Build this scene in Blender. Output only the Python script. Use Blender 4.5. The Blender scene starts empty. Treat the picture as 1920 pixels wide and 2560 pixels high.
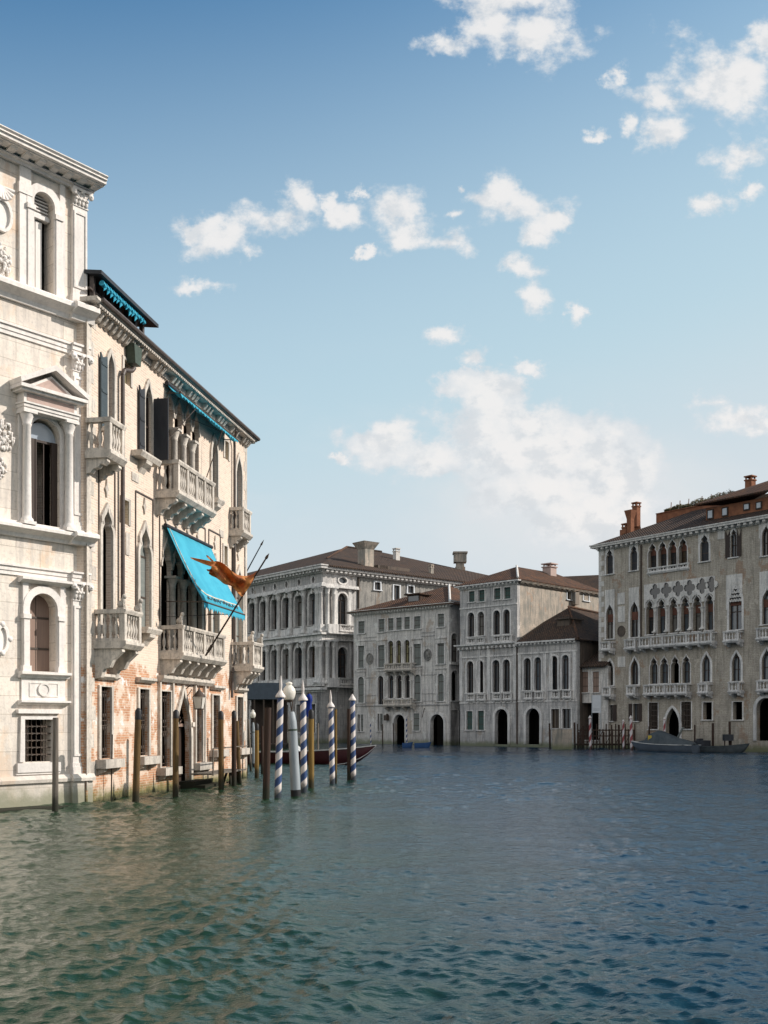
import bpy, math, random
import numpy as np
from mathutils import Vector, Matrix
random.seed(7)
R = math.radians
SC = bpy.context.scene
COL = SC.collection

# ---------------------------------------------------------------- camera
F, EYE, HZ, CX = 2600.0, 2.5, 1807.0, 960.0      # focal length and horizon row measured on the 1920x2560 photo
cam = bpy.data.cameras.new('camera')
cam.sensor_fit = 'HORIZONTAL'; cam.sensor_width = 36.0; cam.lens = 36.0 * F / 1920
cam.shift_y = (HZ - 1280) / 1920
cam.clip_start = .1; cam.clip_end = 5000
camo = bpy.data.objects.new('camera', cam); COL.objects.link(camo)
camo.location = (0, 0, EYE); camo.rotation_euler = (R(90), 0, 0)
SC.camera = camo
SC.view_settings.view_transform = 'Standard'; SC.view_settings.look = 'None'
SC.view_settings.exposure = 0.02; SC.view_settings.gamma = 1.0
SC.render.engine = 'CYCLES'
SC.cycles.max_bounces = 6; SC.cycles.diffuse_bounces = 3; SC.cycles.glossy_bounces = 3
SC.cycles.transmission_bounces = 2; SC.cycles.caustics_reflective = False; SC.cycles.caustics_refractive = False

# ---------------------------------------------------------------- light
SUN_AZ, SUN_EL = 86.0, 32.0                      # degrees right of the view axis, above the horizon
s = bpy.data.lights.new('sun', 'SUN'); s.energy = 5.0; s.angle = R(.5); s.color = (1, .925, .84)
so = bpy.data.objects.new('sun', s); COL.objects.link(so)
sd = Vector((math.sin(R(SUN_AZ)) * math.cos(R(SUN_EL)), math.cos(R(SUN_AZ)) * math.cos(R(SUN_EL)), math.sin(R(SUN_EL))))
so.rotation_euler = sd.to_track_quat('Z', 'Y').to_euler(); so.location = (60, -20, 60)

# ---------------------------------------------------------------- node helper
class G:
    def __init__(s, nt):
        s.nt = nt; s.n = nt.nodes; s.l = nt.links
    def node(s, t, **kw):
        n = s.n.new(t)
        for k, v in kw.items(): setattr(n, k, v)
        return n
    def put(s, sock, v):
        if v is None: return
        if hasattr(v, 'links') or isinstance(v, bpy.types.NodeSocket): s.l.new(v, sock)
        elif isinstance(v, (tuple, list)):
            v = tuple(v)
            sock.default_value = v + (1,) if len(sock.default_value) == 4 and len(v) == 3 else v
        else: sock.default_value = v
    def math(s, op, a, b=None, c=None, clamp=False):
        n = s.node('ShaderNodeMath', operation=op, use_clamp=clamp)
        s.put(n.inputs[0], a); s.put(n.inputs[1], b)
        if c is not None: s.put(n.inputs[2], c)
        return n.outputs[0]
    def vm(s, op, a, b=None):
        n = s.node('ShaderNodeVectorMath', operation=op)
        s.put(n.inputs[0], a)
        if b is not None: s.put(n.inputs[1], b)
        return n.outputs['Value'] if op in ('LENGTH', 'DOT_PRODUCT') else n.outputs[0]
    def mix(s, f, a, b, mode='MIX'):
        n = s.node('ShaderNodeMix', data_type='RGBA', blend_type=mode)
        s.put(n.inputs[0], f); s.put(n.inputs[6], a); s.put(n.inputs[7], b)
        return n.outputs[2]
    def noise(s, vec, scale, detail=4, rough=.55, out='Fac'):
        n = s.node('ShaderNodeTexNoise'); s.put(n.inputs['Vector'], vec)
        n.inputs['Scale'].default_value = scale; n.inputs['Detail'].default_value = detail; n.inputs['Roughness'].default_value = rough
        return n.outputs[out]
    def ramp(s, f, lo, hi, a=0., b=1.):
        n = s.node('ShaderNodeMapRange', interpolation_type='SMOOTHSTEP')
        s.put(n.inputs[0], f); n.inputs[1].default_value = lo; n.inputs[2].default_value = hi
        n.inputs[3].default_value = a; n.inputs[4].default_value = b
        return n.outputs[0]
    def scale(s, vec, sx, sy, sz): return s.vm('MULTIPLY', vec, (sx, sy, sz))
    def sep(s, v):
        n = s.node('ShaderNodeSeparateXYZ'); s.put(n.inputs[0], v); return n.outputs
    def comb(s, x, y, z):
        n = s.node('ShaderNodeCombineXYZ'); s.put(n.inputs[0], x); s.put(n.inputs[1], y); s.put(n.inputs[2], z); return n.outputs[0]

# ---------------------------------------------------------------- sky
W = bpy.data.worlds.new('World'); SC.world = W; W.use_nodes = True
W.node_tree.nodes.clear(); g = G(W.node_tree)
sky = g.node('ShaderNodeTexSky', sky_type='NISHITA')
sky.sun_disc = False; sky.sun_elevation = R(SUN_EL); sky.sun_rotation = R(SUN_AZ)
sky.air_density = 1.0; sky.dust_density = 1.0; sky.ozone_density = 1.8; sky.altitude = 0
dirv = g.node('ShaderNodeTexCoord').outputs['Generated']
x, y, z = g.sep(dirv)
yy = g.math('MAXIMUM', y, .08)
P = g.comb(g.math('DIVIDE', x, yy), g.math('DIVIDE', z, yy), 0.0)
n1 = g.noise(P, 9, 3, .6, 'Color')
Pd = g.vm('ADD', P, g.scale(g.vm('SUBTRACT', n1, (.5, .5, .5)), .055, .04, 0))
n2 = g.noise(P, 30, 6, .68, 'Color')
Pd = g.vm('ADD', Pd, g.scale(g.vm('SUBTRACT', n2, (.5, .5, .5)), .052, .036, 0))
CL = [ # cumulus clumps: azimuth / elevation tangents measured as photo pixels, then half sizes
 (1225,50,80,65),(1340,70,95,75),(1250,-20,110,60),(1135,125,80,28),(1300,110,70,40),
 (1660,245,85,50),(1760,200,110,85),(1850,215,90,75),(1660,330,45,42),(1920,110,60,60),(1590,300,30,25),
 (1545,185,24,34),(1860,395,70,38),(1785,505,50,32),(1900,475,30,20),(1490,325,26,16),
 (1290,500,80,36),(1230,985,80,60),(1300,1040,110,70),(1150,1110,100,60),(1480,1200,150,90),(1380,1130,170,100),(1090,1130,110,50),
 (480,565,60,26),(560,595,75,42),(660,550,75,45),(735,490,45,40),(620,620,40,20),
 (850,545,40,32),(820,515,25,28),(905,480,18,20),(975,540,60,62),(1010,600,60,38),(1110,605,65,28),(910,645,16,12),
 (1250,480,85,30),(1330,520,85,45),(1400,545,45,24),(1140,530,34,14),(1150,462,16,18),(1345,565,45,24),
 (1320,665,50,26),(1340,725,40,40),(1445,775,20,28),(500,710,55,18),
 (1110,848,44,22),(1170,895,42,26),(1195,945,80,36),(1290,960,50,26),(1345,905,36,16),(1240,1000,60,60),
 (960,1115,95,50),(1070,1145,95,48),(1210,1090,130,75),(1340,1120,140,95),(1480,1130,95,90),(1400,1180,150,80),(1540,1200,85,80),(1590,1265,60,50),
 (830,1152,22,12),(1780,1005,46,24),(1850,1045,75,38),(1915,1065,50,30),
 (1420,1230,150,60)]
BIG = [(1230,1085,120,70),(1340,1120,150,95),(1480,1150,120,100),(1570,1220,80,75),(1380,1220,200,90),(1250,1030,80,70),(960,1125,95,42),(1080,1140,110,42),(1180,950,70,32),(1480,1290,200,80),(1260,965,60,36)]
fld = None; fb = None
for cx, cy, rx, ry in BIG:
    d = g.scale(g.vm('SUBTRACT', Pd, ((cx - CX) / F, (HZ - cy) / F, 0)), F / rx / 1.35, F / ry / 1.35, 0)
    d = g.math('SUBTRACT', 1.0, g.vm('LENGTH', d))
    fb = d if fb is None else g.math('SMOOTH_MAX', fb, d, .2)
for cx, cy, rx, ry in CL:
    d = g.vm('SUBTRACT', Pd, ((cx - CX) / F, (HZ - cy) / F, 0))
    d = g.scale(d, F / rx / 1.32, F / ry / 1.32, 0)
    d = g.math('SUBTRACT', 1.0, g.vm('LENGTH', d))
    if fld is None: fld = d
    else: fld = g.math('SMOOTH_MAX', fld, d, .25)
n3 = g.noise(g.scale(P, 1, 1.25, 1), 22, 7, .6)
fl = g.math('ADD', fld, g.math('SUBTRACT', g.math('MULTIPLY', g.math('SUBTRACT', n3, .5), 3.4), .02))
flb = g.math('ADD', fb, g.math('MULTIPLY', g.math('SUBTRACT', n3, .5), 1.5))
alpha = g.math('MAXIMUM', g.ramp(fl, -.12, .72), g.ramp(flb, -.10, .30))
fl = g.math('MAXIMUM', fl, flb)
fwd = g.ramp(y, .08, .15)
alpha = g.math('MULTIPLY', alpha, fwd)
# faint veil of high haze low in the sky
veil = g.math('MULTIPLY', g.ramp(g.noise(g.scale(P, 1, 2.6, 1), 5, 5, .6), .45, .75), g.ramp(g.sep(P)[1], .42, .05))
veil = g.math('MULTIPLY', g.math('MULTIPLY', veil, fwd), .35)
dens = g.ramp(fl, .1, 1.0)
n4 = g.noise(g.scale(g.vm('ADD', P, (.014, .010, 0)), 1, 1.25, 1), 22, 5, .6)
shade = g.math('SUBTRACT', .5, g.math('MULTIPLY', g.math('SUBTRACT', n3, n4), 2.2))
ccol = g.mix(dens, (6.4, 6.75, 7.05), (7.9, 7.75, 7.65))
ccol = g.mix(g.ramp(shade, .42, .85, .0, .7), ccol, (5.9, 6.2, 6.5))
skyc = g.mix(1.0, sky.outputs[0], (.52, 1.12, 1.34), 'MULTIPLY')
# pale summer haze thickening towards the horizon and the sunny side
hl = g.math('SQRT', g.math('ADD', g.math('MULTIPLY', x, x), g.math('MULTIPLY', y, y)))
hs = g.math('SUBTRACT', g.math('DIVIDE', z, g.math('MAXIMUM', hl, .02)), g.math('MULTIPLY', g.math('MAXIMUM', g.math('DIVIDE', x, g.math('MAXIMUM', hl, .02)), -.35), .25))
skyc = g.mix(g.ramp(hs, .87, .22, 0, .97), skyc, (4.75, 6.25, 6.95))
skyc = g.mix(g.ramp(hs, .34, .10, 0, .9), skyc, (6.05, 6.55, 6.95))
glow = g.vm('LENGTH', g.scale(g.vm('SUBTRACT', Pd, ((1430 - CX) / F, (HZ - 1270) / F, 0)), F / 520, F / 240, 0))
glow = g.math('MULTIPLY', g.ramp(glow, 1.0, .1), g.math('MULTIPLY', fwd, .75))
c = g.mix(veil, skyc, (6.9, 7.0, 7.1))
c = g.mix(glow, c, (7.1, 7.15, 7.15))
c = g.mix(g.math('MULTIPLY', alpha, .93), c, ccol)
# unseen bright cloud added behind and beside the view to lift ambient light
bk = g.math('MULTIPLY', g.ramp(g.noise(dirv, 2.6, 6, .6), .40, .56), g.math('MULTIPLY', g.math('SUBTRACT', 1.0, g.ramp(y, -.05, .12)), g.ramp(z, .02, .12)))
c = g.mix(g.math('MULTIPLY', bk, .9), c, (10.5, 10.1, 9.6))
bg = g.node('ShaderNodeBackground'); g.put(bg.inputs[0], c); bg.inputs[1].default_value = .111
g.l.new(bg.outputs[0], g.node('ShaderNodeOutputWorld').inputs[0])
W.cycles.sampling_method = 'MANUAL'; W.cycles.sample_map_resolution = 512

# ---------------------------------------------------------------- materials
MATS = {}
def new_mat(name):
    m = bpy.data.materials.new(name); m.use_nodes = True; m.node_tree.nodes.clear()
    g = G(m.node_tree); b = g.node('ShaderNodeBsdfPrincipled'); o = g.node('ShaderNodeOutputMaterial')
    g.l.new(b.outputs[0], o.inputs[0]); MATS[name] = m
    return m, g, b
def bump(g, b, h, strength=.3, dist=.02):
    n = g.node('ShaderNodeBump'); n.inputs['Strength'].default_value = strength; n.inputs['Distance'].default_value = dist
    g.put(n.inputs['Height'], h); g.l.new(n.outputs[0], b.inputs['Normal'])
def plain(name, col, col2=None, sc=2.0, rough=.7, spec=.3, metal=0, bmp=.15, stretch=(1, 1, 1), bs=30):
    m, g, b = new_mat(name)
    v = g.node('ShaderNodeTexCoord').outputs['Object']
    f = g.noise(g.scale(v, *stretch), sc, 6, .6)
    g.put(b.inputs['Base Color'], g.mix(g.ramp(f, .3, .7), col, col2 or tuple(c * .6 for c in col)))
    b.inputs['Roughness'].default_value = rough; b.inputs['Specular IOR Level'].default_value = spec; b.inputs['Metallic'].default_value = metal
    if bmp: bump(g, b, g.noise(v, bs, 4), bmp, .01)
    return m
def stone(name, light, dark, stain, stain_amt=.5, joints=None, streak=.5, rough=.8, damp=None, ochre=None, patch=None):
    """weathered ashlar or plaster: blotches, rain streaks, optional block joints, damp foot"""
    m, g, b = new_mat(name)
    v = g.node('ShaderNodeTexCoord').outputs['Object']; x, y, z = g.sep(v)
    base = g.mix(g.ramp(g.noise(v, .9, 7, .62), .32, .68), light, dark)
    st = g.noise(g.scale(v, 2.4, 2.4, .22), 1.6, 8, .68)
    base = g.mix(g.math('MULTIPLY', g.ramp(st, .45, .63), streak), base, stain)
    fine = g.noise(v, 9, 8, .7)
    base = g.mix(g.math('MULTIPLY', g.ramp(fine, .49, .62), stain_amt), base, stain)
    if ochre:
        base = g.mix(g.math('MULTIPLY', g.ramp(g.noise(g.scale(v, 1.2, 1, .7), .8, 6, .7), .52, .66), .65), base, ochre)
    if patch:                                            # lost render: repaired and bare patches with hard ragged outlines
        pn = g.noise(g.scale(v, .9, .9, .6), .55, 9, .72); base = g.mix(g.ramp(pn, .575, .59, 0, .75), base, patch)
        pn2 = g.noise(g.scale(v, 1, 1, .8), .8, 9, .7); base = g.mix(g.ramp(pn2, .60, .62, 0, .55), base, tuple(min(.85, c * 1.25) for c in light))
    if joints:
        bt = g.node('ShaderNodeTexBrick'); g.put(bt.inputs['Vector'], g.comb(g.math('ADD', x, y), z, 0))
        bt.inputs['Scale'].default_value = 1; bt.inputs['Brick Width'].default_value = joints[0]; bt.inputs['Row Height'].default_value = joints[1]
        bt.inputs['Mortar Size'].default_value = .012; bt.inputs['Color1'].default_value = (1, 1, 1, 1); bt.inputs['Color2'].default_value = (.86, .86, .88, 1)
        bt.inputs['Mortar'].default_value = (.62, .6, .58, 1)
        base = g.mix(.8, base, g.mix(1, base, bt.outputs[0], 'MULTIPLY'))
    zz = g.math('ADD', z, g.math('MULTIPLY', g.math('SUBTRACT', g.noise(v, 1.5, 6, .7), .5), .9))
    damp = damp or (.12, .14, .05)
    base = g.mix(g.ramp(zz, .15, .75, .92, 0), base, damp)
    base = g.mix(g.ramp(zz, .6, 2.6, .35, 0), base, stain)
    g.put(b.inputs['Base Color'], base); b.inputs['Roughness'].default_value = rough; b.inputs['Specular IOR Level'].default_value = .25
    bump(g, b, g.math('ADD', g.noise(v, 14, 6, .7), g.math('MULTIPLY', g.noise(v, 2, 4), .6)), .35, .03)
    return m
stone('white_stone', (.83, .745, .65), (.73, .65, .56), (.46, .42, .38), .4, (1.6, .55), .5, ochre=(.72, .52, .36))
stone('carved_stone', (.84, .78, .73), (.74, .69, .64), (.48, .45, .43), .3, None, .32)
stone('balcony_stone', (.68, .61, .53), (.52, .47, .41), (.24, .22, .20), .45, None, .55)
stone('pink_marble', (.52, .38, .33), (.44, .33, .29), (.3, .25, .22), .3, None, .2)
stone('grey_stone', (.60, .57, .54), (.46, .44, .42), (.19, .19, .19), .6, (1.3, .5), .75, patch=(.36, .30, .25))
stone('pale_plaster', (.72, .68, .63), (.58, .55, .51), (.25, .24, .23), .45, (1.5, .6), .7, patch=(.42, .34, .27))
stone('window_stone', (.78, .74, .70), (.62, .60, .57), (.28, .27, .27), .45, None, .6)
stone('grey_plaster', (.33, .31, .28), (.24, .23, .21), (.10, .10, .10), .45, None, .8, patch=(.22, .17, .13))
stone('stained_plaster', (.50, .41, .33), (.31, .28, .24), (.16, .16, .14), .5, None, .8, patch=(.36, .25, .18))
stone('gothic_wall_far', (.52, .46, .38), (.40, .355, .295), (.17, .15, .12), .55, (.5, .16), .5, patch=(.33, .22, .15))
stone('far_panel', (.72, .68, .63), (.58, .55, .51), (.28, .27, .26), .4, None, .5)
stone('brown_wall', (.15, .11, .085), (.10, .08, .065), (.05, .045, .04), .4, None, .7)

def brick_wall():
    m, g, b = new_mat('near_brick')
    v = g.node('ShaderNodeTexCoord').outputs['Object']; x, y, z = g.sep(v)
    def br(c1, c2, mo, bw=.30, rh=.085, ms=.014):
        t = g.node('ShaderNodeTexBrick'); g.put(t.inputs['Vector'], g.comb(g.math('ADD', x, y), z, 0))
        for k, w in (('Scale', 1), ('Brick Width', bw), ('Row Height', rh), ('Mortar Size', ms), ('Bias', -.1)): t.inputs[k].default_value = w
        t.inputs['Color1'].default_value = c1 + (1,); t.inputs['Color2'].default_value = c2 + (1,); t.inputs['Mortar'].default_value = mo + (1,)
        return t.outputs[0]
    up = br((.68, .55, .44), (.52, .41, .33), (.72, .62, .53), ms=.013)
    lo = br((.50, .25, .14), (.38, .18, .10), (.52, .39, .29))
    big = g.noise(v, .55, 6, .65)
    up = g.mix(g.math('MULTIPLY', g.ramp(big, .45, .6), .5), up, (.72, .59, .48))
    up = g.mix(g.math('MULTIPLY', g.ramp(g.noise(g.scale(v, 3, 3, .25), 1.2, 7, .7), .55, .75), .45), up, (.40, .33, .26))
    pl = g.noise(v, 1.1, 8, .68)
    lo = g.mix(g.ramp(pl, .465, .54, 0, .80), lo, (.68, .56, .46))
    lo = g.mix(g.math('MULTIPLY', g.ramp(g.noise(v, 2.2, 8, .7), .55, .62), g.ramp(z, 1.2, 2.4)), lo, (.74, .70, .68))
    zz = g.math('ADD', z, g.math('MULTIPLY', g.math('SUBTRACT', g.noise(v, .8, 8, .7), .5), 2.2))
    c = g.mix(g.ramp(zz, 4.35, 4.6), lo, up)
    w = g.math('ADD', z, g.math('MULTIPLY', g.math('SUBTRACT', g.noise(v, 3, 6, .7), .5), .7))
    c = g.mix(g.ramp(w, .1, .55, .9, 0), c, (.13, .13, .05))
    c = g.mix(g.ramp(w, -.1, .2, .95, 0), c, (.03, .03, .02))
    g.put(b.inputs['Base Color'], c); b.inputs['Roughness'].default_value = .9; b.inputs['Specular IOR Level'].default_value = .15
    bt = br((1., 1., 1.), (.8, .8, .8), (.2, .2, .2))
    bump(g, b, g.math('ADD', g.math('MULTIPLY', g.noise(v, 18, 6, .7), .8), bt), .5, .02)
brick_wall()
def roof_mat(name, c1, c2, c3):
    m, g, b = new_mat(name)
    v = g.node('ShaderNodeTexCoord').outputs['Object']
    base = g.mix(g.ramp(g.noise(v, .7, 8, .7), .4, .6), c1, c2)
    base = g.mix(g.ramp(g.noise(v, 5, 8, .75), .47, .58), base, c3)
    base = g.mix(g.ramp(g.noise(g.scale(v, 1, 1, 2), 2.2, 8, .8), .57, .64, 0, .7), base, (.22, .13, .08))
    x, y, z = g.sep(v)
    wv = g.math('SINE', g.math('MULTIPLY', g.math('ADD', x, y), 22))
    base = g.mix(g.ramp(wv, -1, 0, .45, 0), base, (.02, .016, .014))
    g.put(b.inputs['Base Color'], base); b.inputs['Roughness'].default_value = .92; b.inputs['Specular IOR Level'].default_value = .1
    bump(g, b, g.math('ADD', wv, g.noise(v, 12, 5, .7)), .6, .06)
roof_mat('roof_tile', (.075, .055, .045), (.11, .07, .05), (.045, .038, .034))
roof_mat('roof_tile_warm', (.17, .085, .05), (.10, .06, .045), (.06, .045, .035))
def pane_mat(name, col, rough, spec=.5, sc=1.5):
    m, g, b = new_mat(name)
    v = g.node('ShaderNodeTexCoord').outputs['Object']
    g.put(b.inputs['Base Color'], g.mix(g.noise(v, sc, 3), col, tuple(c * .5 for c in col)))
    b.inputs['Roughness'].default_value = rough; b.inputs['Specular IOR Level'].default_value = spec
    bump(g, b, g.noise(v, 1.2, 2), .06, .05)
pane_mat('glass', (.035, .04, .045), .08, .8)
pane_mat('glass_pale', (.10, .12, .14), .12, .9)
pane_mat('curtain', (.22, .21, .19), .35, .5, 6)
pane_mat('glass_brown', (.08, .055, .035), .15, .6)
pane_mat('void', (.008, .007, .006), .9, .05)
pane_mat('fanlight_glass', (.45, .52, .60), .15, .8)
plain('dark_shutter', (.022, .024, .03), (.035, .038, .045), 4, .6, .3, stretch=(1, 1, .3))
plain('blue_shutter', (.055, .075, .085), (.035, .05, .06), 5, .6, .3, stretch=(1, 1, 8))
plain('brown_shutter', (.27, .185, .145), (.22, .15, .12), 3, .65, .3, stretch=(4, 1, .3))
plain('white_shutter', (.70, .67, .64), (.60, .57, .54), 3, .6, .3, stretch=(4, 1, .3))
plain('dark_wood', (.05, .032, .024), (.03, .02, .016), 4, .6, .3, stretch=(5, 5, .4))
plain('grey_shutter', (.20, .21, .195), (.15, .165, .155), 3, .75, .2, stretch=(1, 1, 6))
plain('green_shutter', (.07, .115, .10), (.05, .085, .08), 3, .7, .2, stretch=(1, 1, 6))
plain('red_blind', (.16, .07, .05), (.10, .05, .035), 3, .8, .15)
plain('yellow_blind', (.30, .27, .15), (.16, .15, .08), 1.2, .8, .15, stretch=(3, 1, .4))
plain('iron', (.045, .035, .028), (.07, .045, .03), 8, .6, .4)
plain('gutter_metal', (.06, .045, .04), (.09, .07, .06), 5, .5, .4)
plain('weathered_green', (.06, .085, .065), None, 6, .6, .3)
plain('cream_trim', (.75, .72, .62), None, 4, .8, .1)
plain('blue_paint', (.02, .06, .18), (.02, .05, .14), 4, .45, .4)
plain('white_paint', (.66, .60, .56), (.56, .51, .48), 4, .5, .4)
plain('grey_paint', (.30, .33, .35), (.24, .27, .29), 3, .55, .4, stretch=(3, 3, .5))
plain('grey_awning', (.085, .105, .13), (.07, .085, .105), 2, .8, .2)
plain('blue_cover', (.01, .03, .22), (.008, .02, .14), 3, .7, .2)
plain('boat_red', (.055, .007, .009), (.035, .006, .008), 2, .3, .5, bmp=0)
plain('boat_white', (.6, .6, .58), None, 3, .4, .4, bmp=0)
plain('boat_blue', (.04, .10, .24), (.03, .08, .20), 3, .6, .3)
plain('tarp', (.075, .085, .09), (.045, .055, .06), 2, .7, .2)
plain('orange_plaster', (.28, .125, .07), (.18, .08, .05), 2, .9, .1)
plain('leaf', (.06, .07, .03), (.13, .09, .04), 6, .6, .2)
plain('yellow_paint', (.55, .40, .06), None, 6, .6, .3)
plain('red_paint', (.30, .04, .035), (.22, .03, .03), 4, .5, .4)
plain('sign_white', (.62, .64, .66), (.55, .57, .6), 2, .6, .3, bmp=0)
def thin(name, col, col2, tcol, amt, sc, rough=.8):
    """cloth or opal glass that also glows through when the sun stands behind it"""
    m, g, b = new_mat(name); v = g.node('ShaderNodeTexCoord').outputs['Object']
    c = g.mix(g.ramp(g.noise(v, sc, 5, .6), .38, .62), col, col2); g.put(b.inputs['Base Color'], c); b.inputs['Roughness'].default_value = rough
    t = g.node('ShaderNodeBsdfTranslucent'); g.put(t.inputs[0], tcol); mx = g.node('ShaderNodeMixShader'); mx.inputs[0].default_value = amt
    g.l.new(b.outputs[0], mx.inputs[1]); g.l.new(t.outputs[0], mx.inputs[2])
    o = [n for n in g.n if n.type == 'OUTPUT_MATERIAL'][0]; g.l.new(mx.outputs[0], o.inputs[0])
thin('flag_cloth', (.62, .27, .07), (.42, .12, .04), (.62, .24, .06), .35, 2.6)
thin('globe_glass', (.9, .86, .78), (.84, .80, .72), (.9, .85, .75), .3, 3, .25)
thin('cyan_canvas', (.05, .42, .57), (.035, .36, .51), (.03, .40, .55), .18, 1.5)
def pile_wood(name, c1, c2):
    m, g, b = new_mat(name)
    v = g.node('ShaderNodeTexCoord').outputs['Object']; z = g.sep(v)[2]
    gr = g.noise(g.scale(v, 9, 9, .5), 2, 7, .7)
    c = g.mix(g.ramp(gr, .35, .65), c1, c2)
    w = g.math('ADD', z, g.math('MULTIPLY', g.noise(v, 4, 5, .7), .5))
    c = g.mix(g.ramp(w, .4, .9, .92, 0), c, (.02, .022, .014))
    g.put(b.inputs['Base Color'], c); b.inputs['Roughness'].default_value = .75; b.inputs['Specular IOR Level'].default_value = .2
    bump(g, b, gr, .6, .03)
pile_wood('pile_brown', (.16, .095, .035), (.08, .05, .022))
pile_wood('pile_ochre', (.26, .16, .045), (.15, .095, .03))
pile_wood('pile_grey', (.20, .17, .14), (.11, .095, .08))
pile_wood('pile_dark', (.055, .032, .022), (.035, .022, .018))
plain('pitch', (.018, .018, .02), None, 5, .5, .3)
def stripe_mat(name, ca, cb, pitch):
    m, g, b = new_mat(name)
    v = g.node('ShaderNodeTexCoord').outputs['Object']; x, y, z = g.sep(v)
    a = g.math('DIVIDE', g.math('ARCTAN2', y, x), 2 * math.pi)
    f = g.math('FRACT', g.math('ADD', g.math('SUBTRACT', g.math('DIVIDE', z, pitch), a), 10.0))
    s_ = g.math('GREATER_THAN', f, .5)
    dirt = g.noise(g.scale(v, 4, 4, 1), 2, 6, .7)
    c = g.mix(s_, ca, cb)
    c = g.mix(g.ramp(dirt, .5, .8, 0, .35), c, (.2, .17, .14))
    w = g.math('ADD', z, g.math('MULTIPLY', g.noise(v, 5, 5, .7), .4))
    c = g.mix(g.ramp(w, .3, .6, .85, 0), c, (.02, .025, .02))
    g.put(b.inputs['Base Color'], c); b.inputs['Roughness'].default_value = .45
    bump(g, b, dirt, .2, .02)
stripe_mat('blue_white_stripe', (.02, .052, .15), (.64, .57, .53), .56)
stripe_mat('red_white_stripe', (.26, .045, .05), (.6, .55, .55), 1.1)

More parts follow.
